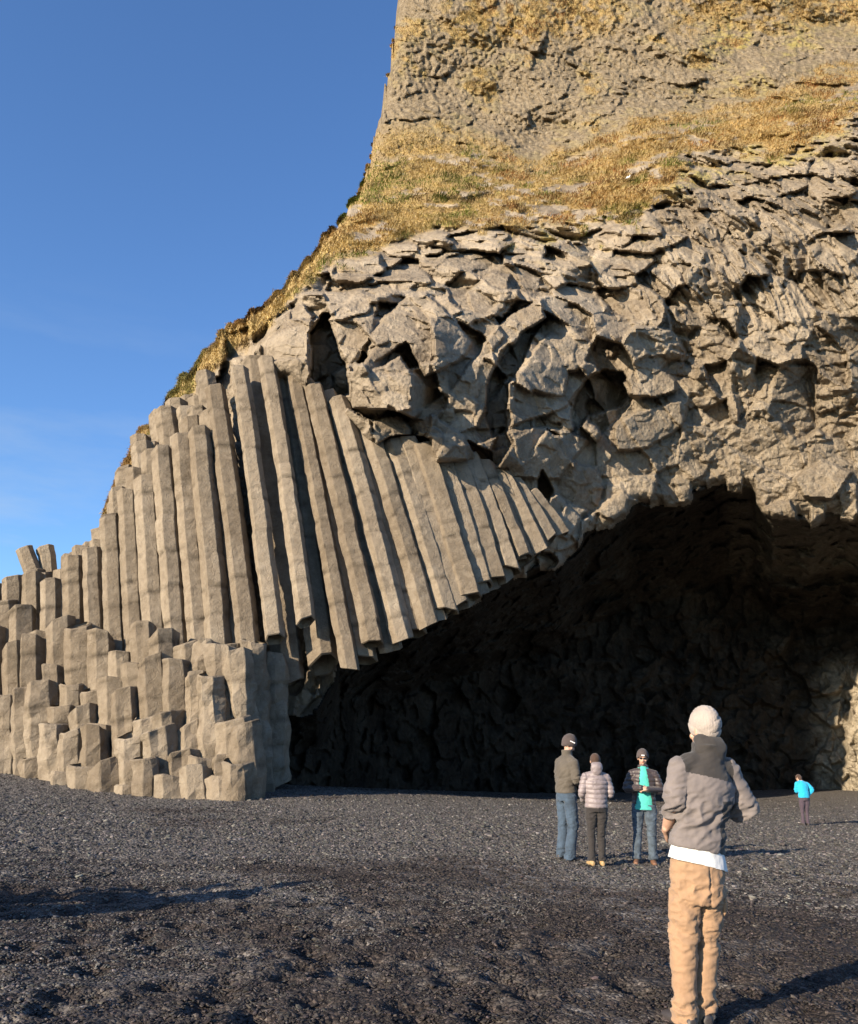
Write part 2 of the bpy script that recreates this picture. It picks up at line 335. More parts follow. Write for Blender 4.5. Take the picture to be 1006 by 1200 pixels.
# ------------------------------------------------------------------ cliff surface
def build_cliff():
    nx, ny = 1000, 800
    x = np.linspace(-170, 1230, nx)
    j = np.stack([x*0+3.1, x/9.0, x*0], 1)
    sk = 5*vnoise(np.stack([x/5.0, x*0+9, x*0], 1), 41)*(x > 165)*(x < 440)+sky_y(x+(x > 425)*(x < 500)*(4.5*vnoise(np.stack([x/5.5, x*0, x*0], 1), 31)+2.4*vnoise(np.stack([x/2.2, x*0, x*0], 1), 33)))+4.0*vnoise(j, 3)+2.5*vnoise(j*2.7, 5)+7*vnoise(j/4, 8)*(x > 150)
    t = np.linspace(0, 1, ny)
    X = np.repeat(x[None], ny, 0); Y = np.maximum(-150+1122*t[:, None], sk[None])
    sh = X.shape; xf = X.ravel(); yf = Y.ravel(); skf = np.repeat(sk[None], ny, 0).ravel()
    base = DF(xf, yf)
    P = at(xf, yf, base)
    jn = 5*fbm(P*.9, 11, 3)
    cell = h3(np.floor(xf/17+vnoise(P*.5, 2)*.5).astype(int), np.zeros(len(xf), int), np.zeros(len(xf), int), 5)
    arch = arch_y(xf)+np.where(xf > 330, (cell-.5)*13+jn*1.2, 0)
    g1 = g1_y(xf)+jn*np.interp(xf, [500, 720], [1.8, 3.2])+6*fbm(P*.35, 17, 2); g2 = g2_y(xf)+jn*1.8
    ct = ctop_y(xf)+jn
    cave = yf > arch
    # cave depth: ceiling, then the back wall
    span = np.interp(xf, [290, 420, 560, 700, 850, 1000, 1300], [25, 60, 90, 110, 118, 130, 130])
    s = np.clip((yf-arch_y(xf)+4)/span, 0, 1)
    cw = cave_Y(xf)
    lipd = np.minimum(base+.9, cw)
    D = np.where(cave, lipd+(cw-lipd)*s**.85, base)
    # rounded brow just above the opening
    d_up = np.clip((arch-yf)/16, 0, 1)
    D = D+np.where(~cave & (xf > 395), .9*(1-d_up)**2, 0)
    P = at(xf, yf, D)
    Pw = P+.35*np.stack([fbm(P*.45, 21, 3), fbm(P*.45, 22, 3), fbm(P*.45, 23, 3)], 1)
    wcol = (~cave)*sstep(-8, 14, yf-ct)*(1-sstep(600, 660, xf))
    wu = sstep(8, -8, yf-g2)*(xf > 400)
    wgr = (1-wu)*sstep(8, -6, yf-g1)
    wcol = wcol*(1-wgr)
    right = sstep(660, 800, xf+ (yf-400)*.1)
    wface = (~cave)*(1-wcol)*(1-wu)*(1-wgr)
    disp = np.zeros(len(xf))
    A1 = np.array([[.9, 0, .35], [0, 1, 0], [-.3, 0, .75]])
    f1, e1, c1 = facets(Pw, 1.9, 101, .55, .27, A1)
    f2, e2, c2 = facets(Pw, .85, 131, .55, .24)
    f3, e3, c3 = facets(Pw, .38, 161, .45, .2)
    left = 1-right
    f4 = facets(Pw, .2, 171, .5, .25)[0]
    disp += wface*left*(f1*1.25+f2*.6+f3*.28+f4*.22-.16*np.exp(-e1/.035)-.07*np.exp(-e2/.05))
    tone = .5*c1+.35*c2+.15*c3
    # right flank: finer; upright flutes above, sloping slabs below
    AV = np.array([[1.5, 0, .42], [0, 1, 0], [-.08, 0, .24]]); AH = np.array([[.5, 0, .25], [0, 1, 0], [-.45, 0, 1.2]])
    v1, ev, _ = facets(Pw, .62, 201, .7, .38, AV); v2, _, _ = facets(Pw, 1.5, 211, .5, .2, AV)
    hz1, eh, _ = facets(Pw, .75, 221, .7, .36, AH); hz2, _, _ = facets(Pw, 1.4, 231, .5, .2, AH)
    up = sstep(400, 340, yf+12*fbm(P*.3, 9, 2)+.05*(900-xf))
    fl = v1*.75+v2*.5; sb = hz1*.6+hz2*.55
    disp += wface*right*(fl*up*.85+sb*.5*(1-up)+f3*.36+f4*.42+f1*.75+f2*.25-.12*np.exp(-ev/.05)*up-.12*np.exp(-eh/.05)*(1-up)+.25*fbm(P*.35, 15, 3))
    # behind the columns and at the broken foot
    disp -= wcol*1.3*sstep(300, 340, xf)*(1-sstep(560, 640, xf))
    foot = sstep(730, 800, yf)*(xf > 240)
    disp += wcol*((f2*.25+f3*.3)+foot*(f2*.7+f1*.35))
    # cave: column ends and broken blocks
    k1, _, _ = facets(Pw, .75, 301, .65, .38); k2, _, _ = facets(Pw, 1.9, 311, .5, .25); 
    disp += cave*(k1*.75*sstep(0, .1, s+.02)+k2*.5+f3*.5)
    # upper cliff: fine curved striae
    ang = 1.1+.32*fbm(P*.06, 401, 2); ca, sa = np.cos(ang), np.sin(ang)
    Q = np.stack([(Pw[:, 0]*ca+Pw[:, 2]*sa)*.6, Pw[:, 1]*.4, (-Pw[:, 0]*sa+Pw[:, 2]*ca)*2.9], 1)
    u1, _, _ = facets(Q, 1.0, 411, .5, .3); u2, _, _ = facets(Pw, 3.2, 421, .5, .16); u3 = facets(Pw, .6, 431, .5, .3)[0]
    u5 = facets(Pw, .45, 451, .6, .35, np.array([[1.2, 0, .5], [0, 1, 0], [-.3, 0, .55]]))[0]
    disp += wu*(u1*.13+u2*.2+u3*.30+u5*.55+f4*.5+1.3*fbm(P*.12, 441, 3)*np.clip((g2-yf)/40, 0, 1))
    # grassy ledge: hummocks
    disp += wgr*(.75*fbm(P*.45, 501, 4)+.12*f2+.3*np.abs(fbm(P*1.3, 503, 2)))
    disp += (1-wcol)*.025*fbm(P*5.0, 601, 3)
    calm = (~cave)*(1-wcol)*sstep(150, 60, arch-yf)*sstep(560, 660, xf)
    disp *= 1-.42*calm
    # traced blocks and hollows
    wob = 2.2
    xw = xf+wob*fbm(P*1.1, 701, 3); yw = yf+wob*fbm(P*1.1, 702, 3)
    for poly, a, gx, gy in FEAT:
        a_ = np.array(poly); c = a_.mean(0); m = inpoly(xw, yw, poly)
        pushed = a+gx*(xf-c[0])/100+gy*(yf-c[1])/100
        keep = .4 if a > 0 else .6
        disp = np.where(m, pushed+keep*disp, disp)
    D = (D-disp).reshape(sh)
    for _ in range(1):
        E = D.copy(); E[1:-1] = (D[:-2]+3.5*D[1:-1]+D[2:])/5.5; D = E
        E = D.copy(); E[:, 1:-1] = (D[:, :-2]+3.5*D[:, 1:-1]+D[:, 2:])/5.5; D = E
    D = D.ravel()
    # skyline rolls away from the viewer
    D = D+3.0*np.exp(-np.clip(yf-skf, 0, None)/9.0)+np.where(xf > 400, 2.5*np.exp(-np.clip(xf-np.interp(yf, [-140, -22, 45, 105, 180, 215], [492, 476, 458, 449, 435, 425]), 0, None)/8.0)*(yf < 215), 0)
    V = at(xf, yf, D)
    # attributes
    gp = fbm(P*.35, 801, 4); gp2 = fbm(P*1.4, 802, 3)
    soil = np.clip(wgr*sstep(-.40, -.2, gp+.7*gp2+.12+.22*sstep(640, 520, xf)), 0, 1)
    edge = sstep(34, 12, yf-skf+10*gp2)*(xf > 120)*(xf < 440)*(yf > 270)
    edge = edge*sstep(-.35, .05, gp+.25)
    top1 = sstep(62, 30, yf+14*gp+.12*(xf-600))*sstep(500, 540, xf)*(1-sstep(700, 740, xf))
    top2 = sstep(50, 20, yf+18*gp)*sstep(770, 800, xf)
    spot = wu*sstep(.55, .75, gp+.3*gp2)*.8
    nearl = wu*sstep(26, 4, g2-yf+14*gp)
    lft = wu*sstep(90, 30, np.hypot((xf-470)*.8, (yf-215)))*sstep(-.3, .1, gp)
    dropr = (1-wu)*(1-wgr)*sstep(26, 4, yf-g1+20*gp)*(xf > 560)*(xf < 1000)*sstep(-.1, .2, gp2+gp)*.9
    soil = np.clip(np.maximum.reduce([soil, edge*.95, top1*sstep(-.3, .1, gp2), top2*.9*sstep(-.35, 0, gp2), spot, nearl, lft, dropr]), 0, 1)*(~cave)
    lich = wu*sstep(70, 20, np.hypot((xf-890)*.8, yf-55))+sstep(28, 8, np.abs(yf-g1-12))*(xf > 745)*(xf < 1000)+sstep(30, 8, np.abs(yf-g1-26))*(xf > 600)*(xf < 760)*.8*(gp2 > 0)
    lich = np.clip(lich*sstep(-.5, .45, gp+gp2*.5)*.8+.2*wu*(gp > .2), 0, 1)
    # skirt behind the skyline gives the headland its thickness
    top = V.reshape(sh[0], sh[1], 3)[0]
    sk1 = top+[0, 1.5, -.4]; sk2 = top+[0, 8, -4]; sk3 = top*[1, 1, 0]+[6, 30, -3]
    n0 = len(V)
    V = np.concatenate([V, sk1, sk2, sk3]); pad = lambda a: np.concatenate([a, np.tile(a[:nx], 3)])
    soil = pad(soil); lich = pad(lich)
    idx = np.arange(n0).reshape(sh)
    full = np.concatenate([np.arange(n0+2*nx, n0+3*nx)[None], np.arange(n0+nx, n0+2*nx)[None], np.arange(n0, n0+nx)[None], idx])
    a = full[:-1, :-1]; b = full[:-1, 1:]; c = full[1:, 1:]; d = full[1:, :-1]
    Q = np.stack([a, d, c, b], -1).reshape(-1, 4)
    yo = np.concatenate([yf, np.full(3*nx, -1e6)])
    keepq = ~((yo[Q[:, 0]] == yo[Q[:, 1]]) & (yo[Q[:, 2]] == yo[Q[:, 3]]) & (yo[Q[:, 0]] > -1e5))
    Q = Q[keepq]
    cvf = np.concatenate([cave, np.zeros(3*nx, bool)])
    iscave = cvf[Q].sum(1) >= 2
    def split(mask, name, mat, at_):
        q = Q[mask]; used = np.unique(q); remap = np.full(len(V), -1); remap[used] = np.arange(len(used))
        return mesh_np(name, V[used], remap[q], mat, smooth=False, attrs={k: v[used] for k, v in at_.items()})
    sunlit = pad(sstep(945, 985, xf+6*gp2+.05*(yf-800))*sstep(760, 800, yf)+.25*sstep(840, 870, xf)*sstep(690, 660, yf+10*gp2))  # mask of the sunlight painted on the cave's right wall and roof
    old = pad(wu+.35*right*(1-wu))
    cl = split(~iscave, 'cliff', MAT_ROCK, {'soil': soil, 'lichen': lich, 'old': np.clip(old, 0, 1), 'tone': pad(tone)})
    cv = split(iscave, 'cave', MAT_CAVE, {'sunlit': np.clip(sunlit, 0, 1)})
    tag(cl, 'tall grey brown basalt cliff of broken rock above the cave, with hexagonal columns', 'cliff', kind='structure')
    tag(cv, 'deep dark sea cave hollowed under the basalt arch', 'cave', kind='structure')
    G = dict(V=V[:n0], soil=soil[:n0], x=xf, y=yf, sky=skf, wu=wu, g1=g1)
    return cl, cv, G

cliff, cave_o, G = build_cliff()

# ------------------------------------------------------------------ basalt columns
def column_verts(p0, p1, r, rot, seed, erode=.02, bend=0.0, captilt=.25, bottomcap=False):
    p0 = np.array(p0, float); p1 = np.array(p1, float); ax = p1-p0; L = np.linalg.norm(ax); ax /= L
    ex = np.cross([0, 1, 0], ax); ex /= np.linalg.norm(ex); ey = np.cross(ax, ex)
    n = max(5, int(L/.16)); rs = np.random.default_rng(seed)
    # six corners, irregular, each bevelled into two
    ang = rot+np.arange(6)*math.pi/3+rs.normal(0, .09, 6); rad = r*(1+rs.normal(0, .06, 6))
    C = np.stack([rad*np.cos(ang), rad*np.sin(ang)], 1); ring = []
    for k in range(6):
        a, b, c = C[k-1], C[k], C[(k+1) % 6]
        for w in ((a, .06), (a, .018), (c, .018), (c, .06)):
            q = b+(w[0]-b)*w[1]; 
            if w[1] == .018: q = q*.99
            ring.append(q)
        ring.append((b+c)/2)
    ring = np.array(ring); m = len(ring)
    t = np.linspace(0, 1, n)
    jl = np.cumsum(rs.uniform(.5, 1.7, 60)); off = rs.normal(0, .012, (61, 2)); scl = 1+rs.normal(0, .008, 61)
    seg = np.searchsorted(jl, t*L)
    # widen steps exactly at joints
    V = np.zeros((n, m, 3))
    cen = p0+ax*(t[:, None]*L)+ex*(bend*4*(t*(1-t)))[:, None]
    jd = np.min(np.abs((t*L)[:, None]-jl[None]), 1)
    groove = 1-.035*(jd < .07)
    R = ring[None]*(scl[seg]*groove)[:, None, None]+off[seg][:, None]
    V = cen[:, None]+R[..., :1]*ex+R[..., 1:]*ey
    Pn = V.reshape(-1, 3)
    low = np.repeat(np.clip(1-t*L/3.5, 0, 1), m)
    er = erode*(1+0*low)
    dirv = (R[..., :1]*ex+R[..., 1:]*ey).reshape(-1, 3); dirv /= np.linalg.norm(dirv, axis=1)[:, None]
    nz = fbm(Pn*[1.7, 1.7, 1.1]+seed*.37, 7, 3)*er+.012*fbm(Pn*6, 8, 2)
    Pn = Pn+dirv*nz[:, None]
    V = Pn.reshape(n, m, 3)
    # caps: tilted, slightly domed
    ta = rs.uniform(0, 6.28); tv = captilt*rs.uniform(.3, 1)
    lift = tv*(ring[:, 0]*math.cos(ta)+ring[:, 1]*math.sin(ta))
    V[-1] += lift[:, None]*ax; V[-2] += .9*lift[:, None]*ax
    if bottomcap:
        lb = rs.uniform(.1, .5)*(ring[:, 0]*math.cos(ta+2)+ring[:, 1]*math.sin(ta+2)); V[0] += lb[:, None]*ax; V[1] += .9*lb[:, None]*ax
    inner = (V[-1]-V[-1].mean(0))*.86+V[-1].mean(0)+ax*.02
    innerb = (V[0]-V[0].mean(0))*.86+V[0].mean(0)-ax*.02
    V[-1] = V[-1]-ax*.025
    allV = np.concatenate([V.reshape(-1, 3), inner, innerb, [inner.mean(0)+ax*rs.uniform(-.02, .06)], [innerb.mean(0)]])
    Fq = []
    i = np.arange(m); i2 = (i+1) % m
    for k in range(n-1):
        Fq.append(np.stack([k*m+i, k*m+i2, (k+1)*m+i2, (k+1)*m+i], 1))
    o = n*m
    Fq.append(np.stack([(n-1)*m+i, (n-1)*m+i2, o+i2, o+i], 1))
    Fq.append(np.stack([i2, i, o+m+i, o+m+i2], 1))
    ct, cb = o+2*m, o+2*m+1
    Fq.append(np.stack([o+i, o+i2, np.full(m, ct), np.full(m, ct)], 1)); Fq.append(np.stack([o+m+i2, o+m+i, np.full(m, cb), np.full(m, cb)], 1))
    jm = np.concatenate([np.repeat(np.clip(1-jd/.09, 0, 1), m), np.zeros(2*m+2)])
    return allV, np.concatenate(Fq), np.full(len(allV), rs.uniform(0, 1)), jm

cols = []   # (screen size, V, F)
def add_col(px0, py0, Y0, px1, py1, Y1, r=.42, seed=0, erode=.02, **k):
    p0 = at(px0, py0, Y0); p1 = at(px1, py1, Y1)
    rot = math.radians(14+random.uniform(-8, 9)) if random.random() < .74 else math.radians(random.uniform(0, 60))
    V, Fq, tn, jm = column_verts(p0, p1, r, rot, seed, erode, **k)
    cols.append([abs(py0-py1), V, Fq, tn, jm])

slope = pl([(-150, .0), (0, .0), (60, .02), (100, .05), (200, .105), (300, .145), (340, .16)])
tall_top = pl([(-160, 690), (0, 686), (40, 676), (70, 668), (100, 648), (125, 612), (150, 566), (190, 540), (232, 505), (262, 476), (300, 452)])
sd = 100
# hexagonal field of upright columns left of the overhang
pitch = .80; rowd = pitch*.866
for k in range(-5, 7):
    xpx = -160.0; cnt = 0
    while xpx < 345:
        Yw = wall_Y(xpx)
        step = pitch*1040/Yw*.955
        xx = xpx+(step/2 if k % 2 else 0); xpx += step; cnt += 1
        Yk = float(wall_Y(xx))+k*rowd
        xx += random.uniform(-2.2, 2.2); Yk += random.uniform(-.10, .10); sd += 1
        if k >= 0:
            if xx > 292:
                if k == 0 and xx < 352:   # worn wall under the overhang, in its shade
                    add_col(xx-3, float(np.interp(xx, [304, 322, 350], [958, 925, 852])), Yk+.35, xx, 768+random.uniform(-18, 22), Yk+.45, r=.52, seed=sd, erode=.20, captilt=.6, bottomcap=True)
                continue
            f = min(1, [0, .30, .55, .75, .9, 1.0, 1.0][k]); xt0 = xx
            for _ in range(4):
                sk_ = float(sky_y(xt0-8))+3; xt0 = xx-float(slope(xx))*(750-sk_)
            ty = tall_top(xx-float(slope(xx))*(750-tall_top(xx-20)))*(1-f)+sk_*f+random.uniform(-11, 11)*(1+(k > 1)*.6)
            if k in (2, 3) and xx < 40: ty += random.uniform(0, 22)
            by = 760+random.uniform(0, 20) if k > 1 else 935
            H = 935-ty; sl_ = float(slope(xx))
            xb = xx+sl_*(by-760) if by > 760 else xx
            add_col(xx+sl_*min(by-750, 60), by, Yk, xx-sl_*(750-ty), ty, Yk+.0045*(750-ty), r=random.uniform(.41, .47), seed=sd, erode=.022)
        else:
            if k == -1: ty = 744+random.uniform(-24, 24)
            elif k == -2: ty = 792+random.uniform(-36, 26)
            elif k == -3: ty = 842+random.uniform(-40, 26)
            elif k == -4: ty = 880+random.uniform(-34, 20)
            else: ty = 912+random.uniform(-26, 10)
            if xx < 90: ty -= (90-xx)*.22*(1 if k >= -3 else .3)
            if k == -5 and not 60 < xx < 300: continue
            if k == -4 and xx < 20: continue
            if xx > 236:
                if k == -1: ty = 752+random.uniform(-6, 10)
                elif k == -2: ty = 775+random.uniform(-18, 18)
                elif k == -3: ty = 830+random.uniform(-50, 30)
            if xx > 326 or (xx > 298 and k < -1): continue
            er = .045 if k > -3 and xx < 230 else .12
            if xx > 236: er = .17
            add_col(xx, 958, Yk, xx-float(slope(xx))*(940-ty)*.5, ty, Yk+.1, r=random.uniform(.46, .54), seed=sd, erode=er, captilt=.45)
# fanning columns over the opening: (top x, y) -> (bottom x, y), row (0 front, 1 recessed)
fan = [(256, 470, 290, 754, .1, .42), (284, 446, 319, 752, 0, .37), (303, 440, 337, 800, 1.3, .60), (322, 448, 357, 727, -.05, .36), (339, 452, 378, 778, 1.1, .56), (353, 460, 408, 784, .12, .35),
       (364, 474, 424, 770, .75, .50), (376, 478, 436, 755, 0, .40), (391, 490, 455, 760, .75, .48), (405, 495, 469, 750, 0, .42), (424, 512, 485, 744, .5, .44), (441, 524, 500, 731, .05, .41), (455, 536, 510, 724, .45, .44), (468, 543, 521, 718, .1, .47),
       (486, 546, 534, 710, .22, .53), (503, 549, 547, 702, .0, .53), (521, 552, 561, 692, .12, .53), (539, 556, 577, 680, .02, .53), (557, 562, 594, 668, .12, .53), (575, 570, 611, 655, .03, .53), (592, 578, 627, 643, .1, .53), (608, 588, 642, 632, .05, .42)]
for q, (tx, ty, bx, by, rec, rr) in enumerate(fan):
    sd += 1
    Yb = float(wall_Y(bx))+rec; dp = .0 if q < 16 else .09*(q-15)
    Yb += dp; Yt = float(wall_Y(tx))+rec+.0042*(by-ty)+.1+dp
    add_col(bx+2, by+random.uniform(-3, 4), Yb, tx-4-(5 if q > 2 else 0), ty-14-(12 if q > 2 else 0), Yt+(.45 if q > 2 else 0), r=rr*random.uniform(.97, 1.05), seed=sd, erode=.022, bend=.05, bottomcap=True)
    if q > 12:   # second row just behind closes the wall
        sd += 1
        add_col(bx+13, by-4+random.uniform(-10, 6), Yb+.62 if rec < .5 else Yb+.5, tx+9, ty-10, Yt+.62, r=.46, seed=sd, erode=.022, bend=.05, bottomcap=True)
cols.sort(key=lambda c: -c[0])
def emit_col(V, Fq, name, parent, tn, jm):
    return mesh_np(name, V, Fq, MAT_COLUMN, parent, smooth=False, attrs={'tone': tn, 'joint': jm})
for c in cols[:100]:
    emit_col(c[1], c[2], 'basalt_column', cliff, c[3], c[4])
rest = cols[100:]
VV = []; FF = []; o = 0
for c in rest:
    VV.append(c[1]); FF.append(c[2]+o); o += len(c[1])
rs_o = emit_col(np.concatenate(VV), np.concatenate(FF), 'short_columns', cliff, np.concatenate([c[3] for c in rest]), np.concatenate([c[4] for c in rest])); rs_o['kind'] = 'stuff'

# loose stumps leaning on the ridge, far left
for (bx, by, tx, ty, Y, r, lab) in [(41, 676, 28, 642, 36.5, .36, 'snapped basalt stump leaning left on the ridge, leftmost of the two'), (57, 672, 54, 641, 36.8, .37, 'upright snapped basalt stump beside the leaning one on the ridge')]:
    sd += 1; V, Fq, tn, jm = column_verts(at(bx, by, Y), at(tx, ty, Y), r, .3, sd, .02, captilt=.5)
    tag(mesh_np('basalt_stump', V, Fq, MAT_COLUMN, smooth=False, attrs={'tone': tn, 'joint': jm}), lab, 'rock', 'broken column stumps on the ridge')

# ------------------------------------------------------------------ grass blades on the ledges
def build_grass(nb=260000):
    m, nt, b = newmat('grass_blades'); N = NT(nt)
    N.link(N.attr('blade', 'Color'), b.inputs['Base Color']); b.inputs['Roughness'].default_value = .8
    b.inputs['Specular IOR Level'].default_value = .15
    w = np.clip(G['soil']-.25, 0, 1)*(G['x'] > 100); ok = np.where(w > 0)[0]
    w = w[ok]; w = w/w.sum(); pick = rng.choice(ok, nb, p=w)
    P = G['V'][pick].astype(float)+rng.normal(0, .05, (nb, 3))
    n1 = fbm(P*.2, 901, 3); n2 = fbm(P*.6, 902, 2)
    n = n1+.3*n2
    straw = np.array([.52, .38, .165]); orange = np.array([.36, .205, .07]); green = np.array([.17, .20, .045]); brown = np.array([.13, .075, .03])
    y = G['y'][pick]; x = G['x'][pick]; wu = G['wu'][pick]
    gsel = sstep(.05, .42, n+ .25*(sstep(60, 10, G['g1'][pick]-y))*(x < 760)-.12)*np.where(x < 370, .6, 1); osel = sstep(-.25, -.6, n)*.8+.6*sstep(560, 760, x)
    c = straw*np.ones((nb, 3)); c = c+(orange-c)*np.clip(osel, 0, 1)[:, None]; c = c+(green-c)*(gsel*(wu < .5))[:, None]; rust = sstep(.25, .55, fbm(P*.45, 921, 3))[:, None]*.8; c = c+(np.array([.30, .13, .05])-c)*rust*(x > 560)[:, None]
    bs = sstep(.35, .6, fbm(P*.7, 911, 2))[:, None]; c = c+(brown-c)*bs*.8
    c = c*np.clip(rng.normal(1, .13, (nb, 1)), .6, 1.5)*np.clip(1+.35*fbm(P*1.1, 915, 3), .55, 1.5)[:, None]
    L = rng.uniform(.14, .42, nb)*(1+.5*n2); L = np.clip(L, .08, .6)
    th = rng.uniform(0, 2*math.pi, nb)
    side = np.stack([np.cos(th), np.sin(th), 0*th], 1)*rng.uniform(.012, .024, nb)[:, None]
    # blades stand out from the slope, then droop downhill (towards the beach)
    out = np.stack([rng.normal(.12, .30, nb), rng.normal(-.45, .25, nb), rng.normal(.55, .25, nb)], 1); out /= np.linalg.norm(out, axis=1)[:, None]
    mid = P+out*(L*.5)[:, None]; tip = mid+(out*.5+np.array([.1, -.35, -.75]))*(L*.6)[:, None]
    V = np.stack([P-side, P+side, mid+side*.8, mid-side*.8, tip], 1).reshape(-1, 3)
    k = np.arange(nb)*5
    Fq = np.concatenate([np.stack([k, k+1, k+2], 1), np.stack([k, k+2, k+3], 1), np.stack([k+3, k+2, k+4], 1)])
    o = mesh_np('dry_grass', V, Fq, m, smooth=True, attrs={'blade': np.repeat(c, 5, 0)})
    tag(o, 'straw yellow and green grass clinging to the cliff ledges and ridge', 'grass', kind='stuff')
build_grass()

# ------------------------------------------------------------------ beach
def beach_bumps(x, y):
    P = np.stack([x, y, 0*x], 1)
    fade = sstep(50, 12, y)
    b = .04*fbm(P*.4, 41, 2)+.016*fbm(P*1.9, 42, 3)
    _, _, _ = 0, 0, 0
    # scuffed footprints: soft pits
    Q = P*[2.9, 2.5, 0]; i = np.floor(Q).astype(int); d = np.full(len(Q), 9.)
    for dx in (-1, 0, 1):
        for dy in (-1, 0, 1):
            cx = i[:, 0]+dx; cy = i[:, 1]+dy; z = cx*0
            px = cx+h3(cx, cy, z, 51); py = cy+h3(cx, cy, z, 52); keep = h3(cx, cy, z, 53) > .35
            d = np.minimum(d, np.where(keep, np.hypot(Q[:, 0]-px, Q[:, 1]-py), 9.))
    pit = np.exp(-(d/.30)**2)
    am = sstep(-.5, .4, fbm(P*.16, 44, 2)+.35*sstep(13, 7, y))
    b = b-.060*pit*(.25+.9*am)+.02*np.exp(-((d-.5)/.18)**2)*am
    return b*(.25+.75*fade)

def build_beach():
    ys = np.concatenate([[-60, -20, -5, 0, 1.5, 2.5], 3.0*1.0068**np.arange(0, 455), np.linspace(68, 400, 14)])
    t = np.concatenate([[-60, -20, -6, -2.5, -1.4, -1.0], np.linspace(-.78, .82, 620), [1.0, 1.4, 2.5, 6, 20, 60]])
    Yg = np.repeat(ys[:, None], len(t), 1); Xg = t[None]*np.clip(Yg, 3, 66)
    x = Xg.ravel(); y = Yg.ravel(); z = gz(x, y)+beach_bumps(x, y)
    P = np.stack([x, y, z], 1)
    z = z+.010*fbm(P*[9, 9, 0], 61, 2)*sstep(25, 8, y)
    V = np.stack([x, y, z], 1); idx = np.arange(len(V)).reshape(Xg.shape)
    a = idx[:-1, :-1]; b = idx[:-1, 1:]; c = idx[1:, 1:]; d = idx[1:, :-1]
    Q = np.stack([a, b, c, d], -1).reshape(-1, 4)
    m, nt, bs = newmat('black_shingle'); N = NT(nt)
    sx = N.n('ShaderNodeSeparateXYZ'); N.link(N.tc.outputs['Object'], sx.inputs[0]); nearw = N.math('MULTIPLY', N.math('SUBTRACT', 11.5, sx.outputs[1]), .022)
    damp = N.ramp(N.math('ADD', N.math('MINIMUM', N.math('MAXIMUM', nearw, -.10), .07), N.math('ADD', N.math('MULTIPLY', N.noise(.33, 4), .6), N.math('MULTIPLY', N.noise(1.7, 5, .6), .4))), [(.46, (0, 0, 0)), (.56, (1, 1, 1))])
    v = N.vor(42, 'F1', None, 1)      # one grey per pebble
    sep = N.n('ShaderNodeSeparateColor'); N.link(v, sep.inputs[0])
    g = N.ramp(sep.outputs[0], [(.0, (.046, .041, .037)), (.55, (.11, .099, .090)), (.86, (.18, .163, .148)), (1.0, (.34, .31, .28))])
    br = N.ramp(sep.outputs[1], [(.0, (.010, .0075, .006)), (.7, (.027, .020, .017)), (1, (.08, .062, .052))])
    c = N.mix(damp, g, br)
    N.link(c, bs.inputs['Base Color']); bs.inputs['Roughness'].default_value = .75; bs.inputs['Specular IOR Level'].default_value = .3
    h = N.math('SUBTRACT', 1.0, N.vor(42)); h2 = N.math('SUBTRACT', 1.0, N.vor(16)); 
    nb = N.bump(h, .018, 1.0); nb = N.bump(h2, .030, .9, nb); nb = N.bump(N.noise(5, 5, .6), .07, .8, nb)
    N.link(nb, bs.inputs['Normal'])
    o = mesh_np('beach', V, Q, m, smooth=True); tag(o, 'black shingle beach scuffed with footprints', 'beach', kind='structure')
build_beach()

